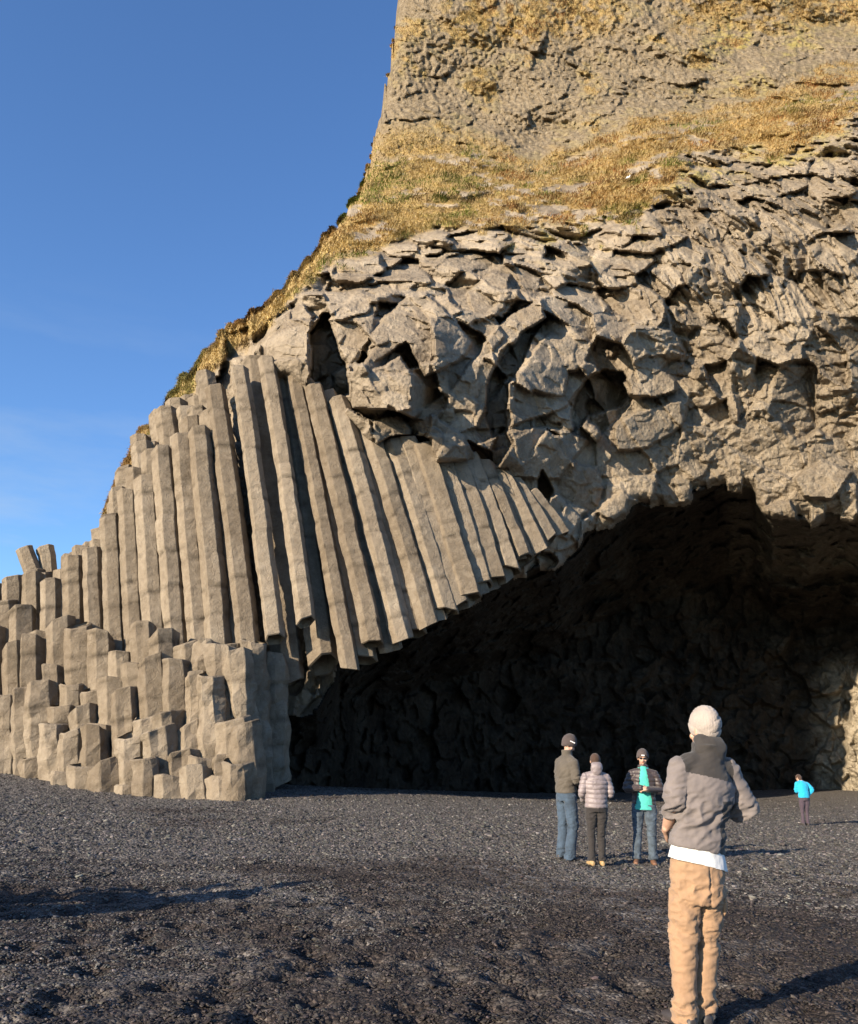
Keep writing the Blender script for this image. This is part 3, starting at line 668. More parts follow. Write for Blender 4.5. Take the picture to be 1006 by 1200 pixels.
def build_pebbles(n=230000):
    # eight-cornered rounded stones, smaller and denser close by
    u = rng.random(n); Y = 4.3*(44/4.3)**(u**1.2); t = rng.uniform(-.62, .66, n); X = t*Y
    damp = fbm(np.stack([X, Y, 0*X], 1)*.33, 71, 3)
    s = np.clip(rng.lognormal(math.log(.0088), .38, n), .004, .03)*np.clip(Y/8.5, .85, 2.1)
    z = gz(X, Y)+beach_bumps(X, Y)
    base = np.array([[a, b, c] for c in (-.55, .45) for a, b in ((-.62, -.62), (.62, -.62), (.62, .62), (-.62, .62))]+[[0, 0, .78], [1.0, 0, 0], [0, 1.0, 0], [-1.0, 0, 0], [0, -1.0, 0]])
    Fc = np.array([[4, 5, 8, 8], [5, 6, 8, 8], [6, 7, 8, 8], [7, 4, 8, 8], [1, 9, 5, 5], [1, 2, 9, 9], [2, 6, 9, 9], [6, 5, 9, 9], [2, 3, 10, 10], [3, 7, 10, 10], [7, 6, 10, 10], [6, 2, 10, 10], [3, 0, 11, 11], [0, 4, 11, 11], [4, 7, 11, 11], [7, 3, 11, 11], [0, 1, 12, 12], [1, 5, 12, 12], [5, 4, 12, 12], [4, 0, 12, 12]])
    Fc = Fc[:, :3]
    k = len(base)
    B = base[None]*(1+rng.normal(0, .13, (n, k, 1)))
    B = B*np.stack([s*rng.uniform(.9, 1.5, n), s*rng.uniform(.7, 1.1, n), s*rng.uniform(.45, .8, n)], 1)[:, None]
    th = rng.uniform(0, 6.283, n); c_, s_ = np.cos(th)[:, None], np.sin(th)[:, None]
    ti = rng.normal(0, .25, n)[:, None]
    x = B[..., 0]*c_-B[..., 1]*s_; y = B[..., 0]*s_+B[..., 1]*c_; zz = B[..., 2]+ti*x
    V = np.stack([x+X[:, None], y+Y[:, None], zz+(z+.25*s)[:, None]], 2).reshape(-1, 3)
    Fq = (Fc[None]+(np.arange(n)*k)[:, None, None]).reshape(-1, 3)
    g = np.clip(rng.lognormal(math.log(.062), .50, n), .012, .26)
    col = g[:, None]*np.array([1.05, .96, .885])*(1+rng.normal(0, .04, (n, 3)))
    wet = sstep(-.15, .25, damp*1.0+.95*sstep(14.5, 7.0, Y)-.62)[:, None]; col *= 1-wet*np.array([.54, .60, .62])
    m, nt, b = newmat('pebble_stone'); N = NT(nt); N.link(N.attr('stone', 'Color'), b.inputs['Base Color']); b.inputs['Roughness'].default_value = .7; b.inputs['Specular IOR Level'].default_value = .35
    o = mesh_np('pebbles', V, Fq, m, smooth=False, attrs={'stone': np.repeat(np.clip(col, 0, 1), k, 0)})
    tag(o, 'loose black and grey pebbles strewn over the beach', 'pebbles', kind='stuff')
build_pebbles()

# ------------------------------------------------------------------ people
def catmull(P, n):
    P = np.array(P, float)
    if len(P) == 2: 
        t = np.linspace(0, 1, n)[:, None]; return P[0]*(1-t)+P[1]*t
    Q = np.vstack([2*P[0]-P[1], P, 2*P[-1]-P[-2]]); out = []
    m = len(P)-1
    for u in np.linspace(0, m, n):
        k = min(int(u), m-1); t = u-k; a, b, c, d = Q[k:k+4]
        out.append(.5*((2*b)+(-a+c)*t+(2*a-5*b+4*c-d)*t*t+(-a+3*b-3*c+d)*t**3))
    return np.array(out)

def tube(pts, rad, xref=(1, 0, 0), n=None, seg=20, cap=True):
    """closed tapered tube; rad entries are r or (rx, ry); xref gives the direction of rx"""
    R = np.array([(r, r) if np.isscalar(r) else r for r in rad], float)
    n = n or max(6, 5*len(pts))
    P = catmull(pts, n); RR = np.clip(catmull(R, n), .002, 1)
    T = np.gradient(P, axis=0); T /= np.linalg.norm(T, axis=1)[:, None]
    rings = []
    def ring(c, t, r):
        x = np.array(xref, float); x = x-t*np.dot(x, t)
        if np.linalg.norm(x) < 1e-3: x = np.cross(t, [0, 1, 0.1])
        x /= np.linalg.norm(x); y = np.cross(t, x); a = np.linspace(0, 2*math.pi, seg, endpoint=False)
        return c+np.outer(np.cos(a)*r[0], x)+np.outer(np.sin(a)*r[1], y)
    if cap:
        for f, g in ((.75, .35), (.35, .75)): rings.append(ring(P[0]-T[0]*RR[0].min()*g*(1 if f < .7 else .8), T[0], RR[0]*g) if 0 else ring(P[0]-T[0]*RR[0].min()*f, T[0], RR[0]*math.sqrt(max(.02, 1-f*f))))
    for c, t, r in zip(P, T, RR): rings.append(ring(c, t, r))
    if cap:
        for f in (.35, .75): rings.append(ring(P[-1]+T[-1]*RR[-1].min()*f, T[-1], RR[-1]*math.sqrt(1-f*f)))
    V = np.concatenate(rings); m = len(rings); Fc = []
    for k in range(m-1):
        for i in range(seg):
            j = (i+1) % seg; Fc.append((k*seg+i, k*seg+j, (k+1)*seg+j, (k+1)*seg+i))
    Fc.append(tuple(range(seg))[::-1]); Fc.append(tuple((m-1)*seg+i for i in range(seg)))
    return V, Fc

def ellipsoid(c, r, rotz=0, tilt=0):
    bm = bmesh.new(); bmesh.ops.create_uvsphere(bm, u_segments=24, v_segments=16, radius=1)
    Mx = Matrix.Translation(Vector(c)) @ Matrix.Rotation(rotz, 4, 'Z') @ Matrix.Rotation(tilt, 4, 'X') @ Matrix.Diagonal((*r, 1))
    bm.transform(Mx); V = np.array([v.co[:] for v in bm.verts]); Fc = [tuple(v.index for v in f.verts) for f in bm.faces]; bm.free()
    return V, Fc

def fuse(prims, voxel, smooth=2):
    """one continuous skin round overlapping volumes"""
    V = []; Fc = []; o = 0
    for v, f in prims:
        V += [tuple(p) for p in v]; Fc += [tuple(i+o for i in q) for q in f]; o += len(v)
    me = bpy.data.meshes.new('tmp'); me.from_pydata(V, [], Fc)
    ob = bpy.data.objects.new('tmp', me); COL.objects.link(ob)
    r = ob.modifiers.new('r', 'REMESH'); r.mode = 'VOXEL'; r.voxel_size = voxel
    sm = ob.modifiers.new('s', 'SMOOTH'); sm.iterations = smooth; sm.factor = .5
    dg = bpy.context.evaluated_depsgraph_get(); dg.update(); ev = ob.evaluated_get(dg); e = ev.to_mesh()
    n = len(e.vertices); A = np.zeros(n*3, np.float32); e.vertices.foreach_get('co', A)
    Nn = np.zeros(n*3, np.float32); e.vertices.foreach_get('normal', Nn)
    q = np.zeros(len(e.loops), np.int32); e.loops.foreach_get('vertex_index', q)
    lt = np.zeros(len(e.polygons), np.int32); e.polygons.foreach_get('loop_total', lt)
    ev.to_mesh_clear(); bpy.data.objects.remove(ob); bpy.data.meshes.remove(me)
    assert (lt == 4).all()
    return A.reshape(-1, 3).astype(float), q.reshape(-1, 4), Nn.reshape(-1, 3).astype(float)

def hand(wrist, d, up, side, curl=.6, s=1.0):
    """palm, four unequal bent fingers and a thumb. d: pointing direction, up: back-of-hand normal, side: +1/-1 thumb side"""
    w = np.array(wrist, float); d = np.array(d, float); d /= np.linalg.norm(d); u = np.array(up, float); u -= d*np.dot(u, d); u /= np.linalg.norm(u)
    t = np.cross(d, u)*side; P = []
    P.append(tube([w-d*.03*s, w+d*.01*s, w+d*.05*s, w+d*.085*s], [(.024*s, .020*s), (.026*s, .019*s), (.038*s, .016*s), (.039*s, .014*s)], xref=t, seg=16))
    for k, (off, ln) in enumerate(((.029, .072), (.010, .082), (-.010, .076), (-.029, .060))):
        b = w+d*.082*s+t*off*s; pts = [b-d*.015*s, b]; dd = d.copy(); a = 0
        for q, fr in enumerate((.42, .33, .25)):
            a += curl*(.9 if q else .6)*(1+.08*k); dd = d*math.cos(a)-u*math.sin(a)+t*(off*1.5)*.3; pts.append(pts[-1]+dd*ln*fr*s)
        P.append(tube(pts, [.0095*s, .0098*s, .0090*s, .0082*s, .0072*s], xref=t, n=14, seg=10))
    b = w+d*.025*s+t*.026*s
    P.append(tube([b-t*.01*s, b+(t*.75+d*.6)*.030*s-u*.006*s, b+(t*.7+d*.9)*.045*s-u*.018*s*(1+curl), b+(t*.5+d*1.2)*.055*s-u*.034*s*(1+curl)], [.013*s, .0125*s, .0105*s, .0085*s], xref=u, n=12, seg=10))
    return P

def skin_mat(name, col):
    m, nt, b = newmat(name); N = NT(nt)
    c = N.mix(N.attr('lip'), N.mix(N.noise(30, 3), tuple(x*.88 for x in col), tuple(min(1, x*1.1) for x in col)), (col[0]*.62, col[1]*.30, col[2]*.30))
    c = N.mix(N.attr('eye'), c, (.03, .02, .018))
    N.link(c, b.inputs['Base Color']); b.inputs['Roughness'].default_value = .5; b.inputs['Subsurface Weight'].default_value = .08
    b.inputs['Subsurface Radius'].default_value = (.02, .008, .004); return m
SKIN = skin_mat('skin', (.42, .255, .18))
def leather(name, col):
    m, nt, b = newmat(name); N = NT(nt); N.link(N.mix(N.noise(25, 4), tuple(x*.7 for x in col), col), b.inputs['Base Color']); b.inputs['Roughness'].default_value = .55
    N.link(N.bump(N.noise(60, 4), .002), b.inputs['Normal']); return m

def gpoint(px, py):
    Y = 10.0
    d = at(px, py, 1.0)-CAM; z = 0.0
    for _ in range(12):
        k = (z-CAMH)/d[2]; p = CAM+d*k; z = float(gz([p[0]], [p[1]])[0])+float(beach_bumps(np.array([p[0]]), np.array([p[1]]))[0])
    return np.array([p[0], p[1], z])

def face_of(c, fwd, tilt=0.0, s=1.0):
    """head volumes round centre c, looking along fwd (unit, horizontal)"""
    c = np.array(c, float); f = np.array([fwd[0], fwd[1], 0.]); f /= np.linalg.norm(f); f = f*math.cos(tilt)+np.array([0, 0, -math.sin(tilt)])
    r = np.cross(f, [0, 0, 1.]); r /= np.linalg.norm(r); u = np.cross(r, f); yaw = math.atan2(-f[0], f[1])
    L = lambda a, b, h: c+(r*a+f*b+u*h)*s
    E = lambda p, q: ellipsoid(L(*p), [x*s for x in q], yaw, -tilt)
    P = [E((0, -.008, .022), (.077, .094, .092)), E((0, .022, -.045), (.058, .066, .066)), E((0, .060, -.085), (.024, .022, .018)),
         E((0, .086, -.020), (.011, .016, .026)), E((0, .098, -.034), (.016, .013, .012)), E((0, .074, .022), (.056, .018, .014)),
         E((0, .080, -.060), (.024, .012, .010)), E((.043, .060, -.030), (.020, .018, .020)), E((-.043, .060, -.030), (.020, .018, .020)),
         E((.078, -.008, -.008), (.010, .019, .032)), E((-.078, -.008, -.008), (.010, .019, .032))]
    return P, L

def person(root_px, rotz, S, label, cat, spec, root=None):
    """spec in body units (1.78 m tall, facing +y, right hand at +x); S scales it"""
    g = gpoint(*root_px) if root is None else np.array([root[0], root[1], float(gz([root[0]], [root[1]])[0])])
    e = bpy.data.objects.new('person', None); COL.objects.link(e); e.location = g+[0, 0, -.012]; e.rotation_euler = (0, 0, rotz); e.scale = (S, S, S)
    e.empty_display_size = .3
    tag(e, label, cat, 'people on the beach')
    sp = spec; vox = sp.get('vox', .010)
    HC = np.array(sp['head']); hf = sp.get('look', (0, 1)); ht = sp.get('tilt', 0)
    spine = sp['spine']        # pelvis, waist, chest, neck base
    pel, wst, cht, nk = [np.array(q, float) for q in spine]
    arms = sp['arms']; legs = sp['legs']
    P, L = face_of(HC, hf, ht)
    P.append(tube([nk-[0, 0, .06], nk+[0, 0, .02], HC-[0, 0, .06]], [(.075, .065), .056, .056]))
    P.append(tube([pel, wst, cht, nk-[0, 0, .04]], [(.145, .10), (.135, .095), (.150, .10), (.085, .07)]))
    for sgn, (sh, el, wr, hd, hu, cu) in zip((-1, 1), arms):
        P.append(tube([np.array(sh)-[0, 0, .045], (np.array(sh)+el)/2, el, (np.array(el)*.45+np.array(wr)*.55), wr], [.044, .043, .036, .036, .024]))
        P += hand(wr, hd, hu, sp.get('thumb', (1, -1))[0 if sgn < 0 else 1], cu)
    for (hp, kn, an) in legs:
        P.append(tube([hp, (np.array(hp)+kn)/2, kn, (np.array(kn)*.6+np.array(an)*.4), an], [.080, .068, .048, .046, .034]))
    V, Q, N_ = fuse(P, vox*.72, 1)
    rel = V-L(0, 0, 0); r_ = np.array(L(1, 0, 0))-L(0, 0, 0); f_ = np.array(L(0, 1, 0))-L(0, 0, 0); u_ = np.array(L(0, 0, 1))-L(0, 0, 0)
    a, b, h = rel @ r_, rel @ f_, rel @ u_
    lip = np.exp(-((a/.022)**2+((h+.060)/.008)**2))*(b > .05); eye = (np.exp(-(((np.abs(a)-.031)/.012)**2+((h-.004)/.006)**2))*(b > .05))
    mesh_np('body', V, Q, SKIN, e, True, {'lip': np.clip(lip, 0, 1), 'eye': np.clip(eye*1.3, 0, 1)})
    # trousers
    T = sp['trousers']; P = [tube([pel+[0, .0, T.get('top', .06)], pel-[0, 0, .05], pel-[0, 0, T.get('low', .14)]], [(.165*T['w'], .125*T['w']), (.178*T['w'], .135*T['w']), (.165*T['w'], .13*T['w'])], cap=False)]
    for (hp, kn, an) in legs:
        hp, kn, an = np.array(hp, float), np.array(kn, float), np.array(an, float)
        P.append(tube([hp+[0, 0, .02], (hp+kn)/2, kn, (kn+an)/2, an+[0, 0, .0], an-[0, 0, T.get('hem', .03)]], [.105*T['w'], .095*T['w'], .076*T['l'], .072*T['l'], .072*T['l'], .078*T['l']], cap=False))
    V, Q, N_ = fuse(P, vox, 2)
    k = sp.get('seed', 1)
    fold = fbm(V @ np.array([[9, 0, 4], [0, 9, 0], [-5, 0, 19.]]).T+k, 3, 4); fold2 = fbm(V*[3.5, 3.5, 5]+k+9, 4, 3)
    kz = np.array(legs[0][1])[2]; nearfold = np.exp(-((V[:, 2]-kz)/.10)**2)+1.3*np.exp(-((V[:, 2]-.10)/.09)**2)+.7*np.exp(-((V[:, 2]-(pel[2]-.22))/.10)**2)
    rid = 1-np.abs(fold)*2.2
    V = V+N_*(rid*.007*(.35+nearfold)*T.get('fold', 1)+fold2*.008*T.get('fold', 1))[:, None]
    if T.get('seam'):
        V = V-N_*(.009*np.exp(-((V[:, 0]-pel[0]-.004)/.006)**2)*(V[:, 2] > pel[2]-.32)+.006*np.exp(-((V[:, 2]-(pel[2]-.075)-.3*np.abs(V[:, 0]-pel[0]))/.005)**2)*(np.abs(V[:, 0]-pel[0]) > .03)*(V[:, 1] < pel[1]))[:, None]
    tr = mesh_np('trousers', V, Q, T['mat'], e)
    if 'pocket' in T:
        pc = np.array(T['pocket']); pv, pq, pn = fuse([ellipsoid(pc, (.022, .060, .085), 0, 0), ellipsoid(pc+[.008, 0, .065], (.026, .066, .022))], .008, 2)
        pv = pv+pn*(fbm(pv*20, 4, 2)*.003)[:, None]; mesh_np('cargo_pocket', pv, pq, T['mat'], e)
    # shoes
    for (hp, kn, an), fa in zip(legs, sp.get('feet', (0.1, -0.1))):
        an = np.array(an, float); d = np.array([-math.sin(fa), math.cos(fa), 0]); b0 = np.array([an[0], an[1], 0])
        sh = [tube([b0-d*.055+[0, 0, .045], b0+d*.02+[0, 0, .045], b0+d*.10+[0, 0, .040], b0+d*.175+[0, 0, .032]], [(.036, .045), (.040, .045), (.047, .038), (.036, .028)], xref=(d[1], -d[0], 0))]
        if sp.get('boot', True): sh.append(tube([b0+[0, 0, .05], b0+[0, 0, .15]], [.046, .045]))
        V, Q, N_ = fuse(sh, .009, 1); V[:, 2] = np.maximum(V[:, 2], .002)
        mesh_np('shoe', V, Q, sp['shoe'], e)
    # jacket
    J = sp['jacket']; w = J['w']; bt = J.get('hem', .06)
    tors = [pel+[0, 0, -bt], (pel+wst)/2, wst, (wst+cht)/2, cht, nk-[0, 0, .045]]
    P = [tube(tors, [(.178*w, .132*w), (.172*w, .130*w), (.170*w, .125*w), (.186*w, .135*w), (.192*w, .132*w), (.112*w, .090*w)], cap=False, n=26, seg=28),
         tube([nk-[0, 0, .06], nk+[0, 0, .0], nk+[0, -.005, J.get('collar', .04)]], [(.12, .095), .083, (.080, .083)], cap=False)]
    for (sh, el, wr, hd, hu, cu), sc in zip(arms, J.get('sleeve', (1, 1))):
        sh, el, wr = np.array(sh, float), np.array(el, float), np.array(wr, float); we = el+(wr-el)*sc
        aw = w*J.get('arm', 1)
        P.append(tube([sh+(cht-sh)*.25+[0, 0, -.02], sh-[0, 0, .03], (sh+el)/2, el, (el+we)/2, we], [.070*w, .067*aw, .064*aw, .058*aw, .052*aw, .046*aw]))
        P.append(tube([nk-[0, 0, .055], (nk+sh)/2-[0, 0, .035], sh-[0, 0, .03]], [(.075, .08), (.068, .07), (.062, .062)]))
    V, Q, N_ = fuse(P, vox, 3)
    if J.get('puffer'):
        qz = np.abs(np.sin(V[:, 2]*math.pi/.075+.6*fbm(V*5, 2, 2))); V = V+N_*((qz**.5-.6)*.016+.005*fbm(V*16, 5, 2))[:, None]
    else:
        wf = np.exp(-((V[:, 2]-wst[2])/.13)**2)
        for (sh, el, *_r) in arms:
            wf = wf+np.exp(-(np.linalg.norm(V-el, axis=1)/.10)**2)*1.1+np.exp(-(np.linalg.norm(V-np.array(sh)-[0, 0, -.06], axis=1)/.10)**2)*.5
        f1 = fbm((V+[0, 0, 0]) @ np.array([[6, 0, 3], [0, 6, 0], [-7, 0, 15.]]).T+k, 12, 3); rid = 1-np.abs(f1)*2.4
        V = V+N_*(rid*J.get('crease', .0085)*(.2+wf)+.006*fbm(V*4+k, 13, 2))[:, None]
    if 'open' in J:
        f0, f1_ = J['open']
        fc = V[Q].mean(1); z = fc[:, 2]; wid = f0+(f1_-f0)*np.clip((nk[2]-z)/(nk[2]-pel[2]), 0, 1)
        near = np.abs(fc[:, 0]-pel[0]-J.get('opx', 0)) < wid
        td = np.interp(z, [pel[2], cht[2]], [pel[1], cht[1]])
        dele = near & (fc[:, 1] > td+.03) & (z < nk[2]+.03) & (fc[:, 1] < td+.175)
        Q = Q[~dele]
        used = np.unique(Q); rm = np.full(len(V), -1); rm[used] = np.arange(len(used)); V = V[used]; Q = rm[Q]
    jo = mesh_np('jacket', V, Q, J['mat'], e)
    if 'mat2' in J:
        jo.data.materials.append(J['mat2']); fc = V[Q].mean(1); mi = J['region'](fc, nk, pel, cht).astype(np.int32); jo.data.polygons.foreach_set('material_index', mi)
    if 'shirt' in sp:
        X = sp['shirt']; V, Q, N_ = fuse([tube([pel+[0, 0, -X['hem']], wst, cht, nk+[0, 0, X.get('neck', -.01)]], [(.176*X['w'], .128*X['w']), (.155*X['i'], .114*X['i']), (.165*X['i'], .120*X['i']), (.07, .07)], cap=False, seg=28)], vox, 2)
        if 'slant' in X: V[:, 2] += np.where(V[:, 2] < pel[2]+.05, X['slant']*V[:, 0], 0)
        V = V+N_*(.006*fbm(V*8, 3, 3))[:, None]; mesh_np('shirt', V, Q, X['mat'], e)
    # headwear
    Hh = sp.get('hat')
    if Hh:
        P = [ellipsoid(L(0, -.010+Hh.get('back', 0), .040), (.090*Hh.get('nar', 1), .106*Hh.get('nar', 1), .098+Hh.get('tall', 0)), math.atan2(-hf[0], hf[1]), -ht)]
        V, Q, N_ = fuse(P, .008, 1)
        rel = V-L(0, 0, 0); h = rel @ u_; b = rel @ f_; a = rel @ r_
        cut = h-(-.030+.050*b/.1)*Hh.get('low', 1)-Hh.get('lift', 0)
        qk = cut[Q].mean(1) > 0; Q = Q[qk]; used = np.unique(Q); rm = np.full(len(V), -1); rm[used] = np.arange(len(used)); V = V[used]; Q = rm[Q]; N_ = N_[used]; h = h[used]; b = b[used]; a = a[used]; cut = cut[used]
        V = V+N_*((cut < .045)*.005+.0022*np.sin(np.arctan2(a, b)*40))[:, None]
        if Hh.get('fold'):
            ph = h*95+np.arctan2(a, b)*1.8+1.6*fbm(V*9, 3, 2)
            V = V+N_*((np.exp(-((np.abs(np.sin(ph/2)))/.35)**2))*-.014*np.clip((a+.05)/.08, 0, 1)*np.clip((cut-.02)/.04, 0, 1)+.004*fbm(V*14, 6, 2))[:, None]
        ho = mesh_np('beanie', V, Q, Hh['mat'], e)
        sol = ho.modifiers.new('thickness', 'SOLIDIFY'); sol.thickness = .006; sol.offset = 1
        if 'badge' in Hh:
            bd = np.array([L(x, .1215-abs(x-Hh['badge'][0])*.25, .055+z) for x, z in ((Hh['badge'][0]-.026, -.008), (Hh['badge'][0]+.026, -.006), (Hh['badge'][0]+.026, .010), (Hh['badge'][0]-.026, .008))])
            if Hh.get('badgeside'):
                bd = np.array([L(.1045, y+.03, .055+z) for y, z in ((-.035, -.006), (.035, -.004), (.035, .008), (-.035, .006))])
            mid = bd.mean(0); out = mid-L(0, 0, .05); out /= np.linalg.norm(out)
            bb = np.concatenate([bd+out*.004, bd-out*.012]); mesh_np('white_badge', bb, np.array([[0, 1, 2, 3], [7, 6, 5, 4], [0, 4, 5, 1], [1, 5, 6, 2], [2, 6, 7, 3], [3, 7, 4, 0]]), WHITE, e, False)
    if 'hair' in sp:
        P = [ellipsoid(L(0, -.016, .030), (.086, .100, .098), math.atan2(-hf[0], hf[1]), 0), ellipsoid(L(0, -.055, -.045), (.072, .052, .085), math.atan2(-hf[0], hf[1]), 0)]
        V, Q, N_ = fuse(P, .008, 2); V = V+N_*(.006*fbm(V*[30, 30, 6], 3, 3))[:, None]; mesh_np('hair', V, Q, sp['hair'], e)
    if sp.get('hood'):
        c = nk+np.array(sp.get('hoodoff', [0, -.075, .045]))
        P = [ellipsoid(c, (.105, .060, .085)), ellipsoid(c+[0, -.012, -.045], (.085, .045, .085)), ellipsoid(c+[0, .02, .05], (.098, .060, .045))]
        V, Q, N_ = fuse(P, .009, 3); V = V+N_*(.007*fbm(V*12, 3, 3))[:, None]; mesh_np('hood', V, Q, sp.get('hoodmat', J['mat']), e)
    if 'glasses' in sp:
        gl = [ellipsoid(L(.032, .088, .004), (.026, .008, .017)), ellipsoid(L(-.032, .088, .004), (.026, .008, .017)), tube([L(-.02, .094, .006), L(.02, .094, .006)], [.004, .004], n=6, seg=8),
              tube([L(.055, .08, .008), L(.082, -.01, .01)], [.003, .003], n=6, seg=8), tube([L(-.055, .08, .008), L(-.082, -.01, .01)], [.003, .003], n=6, seg=8)]
        VV = []; FF = []; o = 0
        me = bpy.data.meshes.new('sunglasses')
        for v, f in gl: VV += [tuple(p) for p in v]; FF += [tuple(i+o for i in q) for q in f]; o += len(v)
        me.from_pydata(VV, [], FF); me.materials.append(sp['glasses']); go = bpy.data.objects.new('sunglasses', me); COL.objects.link(go); go.parent = e
    return e

WHITE = cloth('white_cotton', (1.05, 1.04, 1.02), var=.03)
C_GREY = cloth('grey_softshell', (.225, .190, .178)); C_DARK = cloth('charcoal_softshell', (.045, .038, .034)); C_TAN = cloth('tan_twill', (.44, .268, .152), weave=500, var=.06)
C_BEIGE = cloth('oatmeal_knit', (.47, .40, .35), weave=140, bump=.003); C_OLIVE = cloth('olive_jacket', (.115, .095, .072)); C_JEAN = cloth('blue_denim', (.05, .083, .128), var=.3)
C_JEANW = cloth('washed_denim', (.075, .105, .14), var=.4); C_MAUVE = cloth('mauve_nylon', (.31, .255, .255), rough=.5); C_BLACK = cloth('black_cotton', (.030, .024, .022)); C_TEAL = cloth('turquoise_jersey', (.09, .62, .52), var=.05)
C_BROWN = cloth('dark_brown_nylon', (.060, .042, .040), rough=.45); C_BLUE = cloth('bright_blue_fleece', (.012, .50, .80), var=.05); C_PLUM = cloth('plum_trousers', (.075, .05, .07)); C_KNIT = cloth('dark_knit', (.085, .062, .058), bump=.003)
L_DARK = leather('dark_shoe', (.05, .042, .04)); L_TAN = leather('tan_boot', (.42, .28, .13)); L_BROWN = leather('brown_boot', (.20, .10, .055)); HAIR = cloth('brown_hair', (.07, .035, .02), bump=.003)
mg, ntg, bgs = newmat('dark_lens'); bgs.inputs['Base Color'].default_value = (.01, .01, .012, 1); bgs.inputs['Roughness'].default_value = .15

def yoke(fc, nk, pel, cht):
    a = (fc[:, 2] > nk[2]-.150-.18*(fc[:, 0]-cht[0])) & (np.abs(fc[:, 0]-cht[0]) < .165)
    b = (fc[:, 2] < cht[2]-.10) & (fc[:, 0]-pel[0] > .085+.10*(fc[:, 2]-pel[2])) & (fc[:, 0]-pel[0] < .21) & (fc[:, 1] < .12)
    c = fc[:, 2] > nk[2]-.01
    return a | b | c

# the man in front, seen from behind
person((818, 1203), math.radians(14), 1.045, 'man seen from behind in a grey and black jacket, tan trousers and beige beanie', 'person', dict(vox=.0072, seed=3,
    head=(.155, .035, 1.635), look=(-.25, 1), tilt=.05, spine=[(.045, 0, .93), (.07, 0, 1.11), (.11, 0, 1.33), (.13, -.005, 1.51)],
    arms=[((-.045, 0, 1.44), (-.100, -.02, 1.22), (-.085, .13, 1.04), (.5, .8, -.5), (-1, .1, 0), .5), ((.275, 0, 1.45), (.385, .0, 1.175), (.20, .26, 1.30), (-.5, .6, .6), (.8, -.2, .5), .9)],
    legs=[((-.03, 0, .86), (-.060, .01, .48), (-.085, -.01, .09)), ((.120, 0, .86), (.095, .02, .48), (.050, .03, .07))], feet=(.1, -.1), boot=False, shoe=L_DARK,
    trousers=dict(w=.93, l=.98, mat=C_TAN, hem=.05, top=-.03, low=.27, fold=1.5, seam=True, pocket=(.175, -.02, .66)), jacket=dict(w=.98, crease=.0135, arm=1.08, mat=C_GREY, mat2=C_DARK, region=yoke, hem=-.015, collar=.05, sleeve=(.35, 1)),
    shirt=dict(w=1.06, i=.80, hem=.062, slant=-.12, mat=WHITE, neck=-.03), hat=dict(mat=C_BEIGE, fold=True, tall=.012, back=-.004, low=1.3, nar=.94), hood=True, hoodmat=C_DARK, hoodoff=[.02, -.025, .02]))

# the three talking at the cave mouth
person((664, 1008), math.radians(-64), 1.02, 'tall man in olive brown jacket, blue jeans and dark beanie, leftmost of the three talking', 'person', dict(seed=5,
    head=(0, .055, 1.645), look=(.6, 1), tilt=.45, spine=[(0, 0, .97), (0, -.01, 1.12), (0, .0, 1.33), (0, .02, 1.50)],
    arms=[((-.185, .01, 1.42), (-.24, .03, 1.15), (-.08, .24, 1.08), (.6, .7, 0), (0, .2, 1), .8), ((.185, .01, 1.42), (.235, .03, 1.15), (.07, .25, 1.08), (-.6, .7, 0), (0, .2, 1), .8)],
    legs=[((-.09, 0, .90), (-.10, .02, .50), (-.11, 0, .08)), ((.09, 0, .90), (.10, .05, .50), (.11, -.02, .08))], boot=False, shoe=L_DARK,
    trousers=dict(w=.98, l=1.05, mat=C_JEAN), jacket=dict(w=1.04, mat=C_OLIVE, hem=.02, collar=.07), hat=dict(mat=C_KNIT, tall=.022, badge=(0,), badgeside=True, lift=.012)))
person((700, 1014), math.radians(4), .875, 'woman seen from behind in a pale mauve hooded puffer coat, black trousers and tan boots', 'person', dict(seed=7,
    head=(0, .02, 1.655), look=(.3, 1), tilt=.1, spine=[(0, 0, .98), (0, 0, 1.12), (0, 0, 1.33), (0, 0, 1.50)],
    arms=[((-.175, 0, 1.42), (-.24, 0, 1.15), (-.17, .20, 1.02), (.3, .9, -.1), (-1, 0, .3), .7), ((.175, 0, 1.42), (.245, -.02, 1.15), (.18, .19, 1.02), (-.3, .9, -.1), (1, 0, .3), .7)],
    legs=[((-.085, 0, .90), (-.085, .02, .50), (-.085, 0, .09)), ((.085, 0, .90), (.085, .02, .50), (.09, 0, .09))], shoe=L_TAN,
    trousers=dict(w=1.0, l=.86, mat=C_BLACK, hem=-.06), jacket=dict(w=1.07, mat=C_MAUVE, hem=.07, puffer=True, collar=.05), hair=HAIR, hood=True, hoodoff=[0, -.085, .05]))
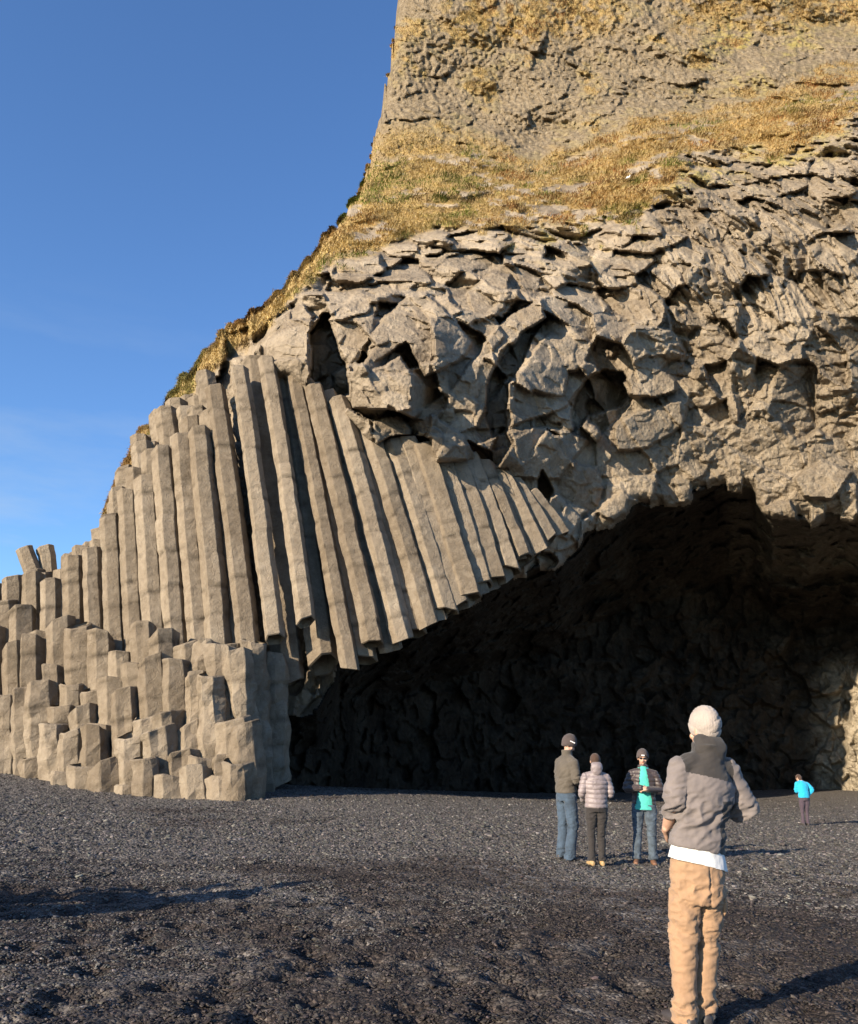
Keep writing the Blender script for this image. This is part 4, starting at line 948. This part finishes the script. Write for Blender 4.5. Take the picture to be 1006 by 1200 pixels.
person((757, 1012), math.radians(168), .925, 'person facing us in sunglasses, open dark jacket over a turquoise top and jeans', 'person', dict(seed=9,
    head=(0, .02, 1.655), look=(0, 1), tilt=.12, spine=[(0, 0, .97), (0, 0, 1.12), (0, 0, 1.33), (0, 0, 1.50)],
    arms=[((-.18, 0, 1.42), (-.27, .02, 1.16), (-.05, .23, 1.16), (.95, .2, 0), (0, .6, .8), .9), ((.18, 0, 1.42), (.27, .02, 1.16), (.05, .24, 1.18), (-.95, .2, 0), (0, .8, .6), .9)],
    legs=[((-.095, 0, .90), (-.11, .03, .50), (-.12, .02, .09)), ((.095, 0, .90), (.12, .02, .50), (.14, .05, .09))], shoe=L_BROWN,
    trousers=dict(w=.96, l=.98, mat=C_JEANW, hem=-.04, top=-.06), jacket=dict(w=1.06, mat=C_BROWN, hem=.04, puffer=True, open=(.045, .125), collar=.04),
    shirt=dict(w=1.08, i=.98, hem=.13, mat=C_TEAL, neck=.03), hat=dict(mat=C_KNIT, tall=.01, badge=(0.0,), lift=.020), glasses=mg))
# the distant one by the right wall of the cave
person((945, 967), math.radians(8), .83, 'distant person in bright blue jacket bending by the cave wall', 'person', dict(seed=11,
    head=(-.06, .15, 1.56), look=(-.4, 1), tilt=.6, spine=[(0, 0, .96), (0, .01, 1.12), (-.01, .05, 1.32), (-.02, .09, 1.46)],
    arms=[((-.19, .05, 1.40), (-.21, .12, 1.14), (-.08, .28, 1.10), (.5, .8, 0), (-1, 0, .4), .7), ((.165, .04, 1.40), (.31, -.02, 1.20), (.20, .05, 1.00), (-.7, .5, -.4), (1, 0, .3), .7)],
    legs=[((-.085, 0, .90), (-.09, .02, .50), (-.10, 0, .09)), ((.085, 0, .90), (.08, .02, .50), (.07, 0, .09))], shoe=L_DARK,
    trousers=dict(w=.95, l=.85, mat=C_PLUM, hem=.0), jacket=dict(w=1.10, mat=C_BLUE, hem=.05, collar=.03, sleeve=(1, .9)), hair=HAIR))

# unseen visitors added left of the picture to cast shadows across the shingle
def copy_person(src, x, y, rz, sc, label):
    c = src.copy(); COL.objects.link(c); c.location = (x, y, float(gz([x], [y])[0])); c.rotation_euler = (0, 0, rz); c.scale = (sc, sc, sc); c['label'] = label
    for ch in src.children:
        d = ch.copy(); COL.objects.link(d); d.parent = c
src = [o for o in COL.objects if o.name == 'person.001'][0]
tipx, tipy = gpoint(372, 1036)[:2]
for q, (dx, dy, L_, rz, lab) in enumerate(((0, 0, 1.0, 1.2, 'nearest unseen visitor added left of the view to cast a shadow'), (-1.0, -.32, .98, .3, 'middle unseen visitor added left of the view to cast a shadow'), (-1.9, -.75, 1.03, -1.0, 'farthest unseen visitor added left of the view to cast a shadow'), (-.45, -.75, .95, .8, 'short unseen visitor added between the others to cast a shadow'), (-1.3, -1.2, 1.0, 2.2, 'unseen visitor added at the back of the group to cast a shadow'))):
    Ls = 1.8*L_/math.tan(SUN_EL)
    copy_person(src, tipx+dx-Ls*math.cos(SUN_AZ), tipy+dy-Ls*math.sin(SUN_AZ), rz, L_, lab)

# a seabird resting on the grassy ledge
kk = int(np.argmin(np.hypot(G['x']-735, G['y']-213))); bp = G['V'][kk].astype(float)+[0, -.25, .08]
bv, bq, bn = fuse([ellipsoid((0, 0, .12), (.11, .22, .10), .9, .15), ellipsoid((.14, -.13, .24), (.055, .065, .055)), tube([(.10, -.08, .14), (.13, -.12, .22)], [.06, .045]), tube([(-.12, .12, .12), (-.22, .22, .13)], [(.06, .03), (.04, .012)]), tube([(.17, -.17, .235), (.205, -.215, .225)], [.016, .008])], .012, 1)
bird = mesh_np('seabird', bv, bq, WHITE); bird.location = bp; bird.scale = (.62, .62, .62)
tag(bird, 'small white seabird sitting on the grassy ledge', 'bird')
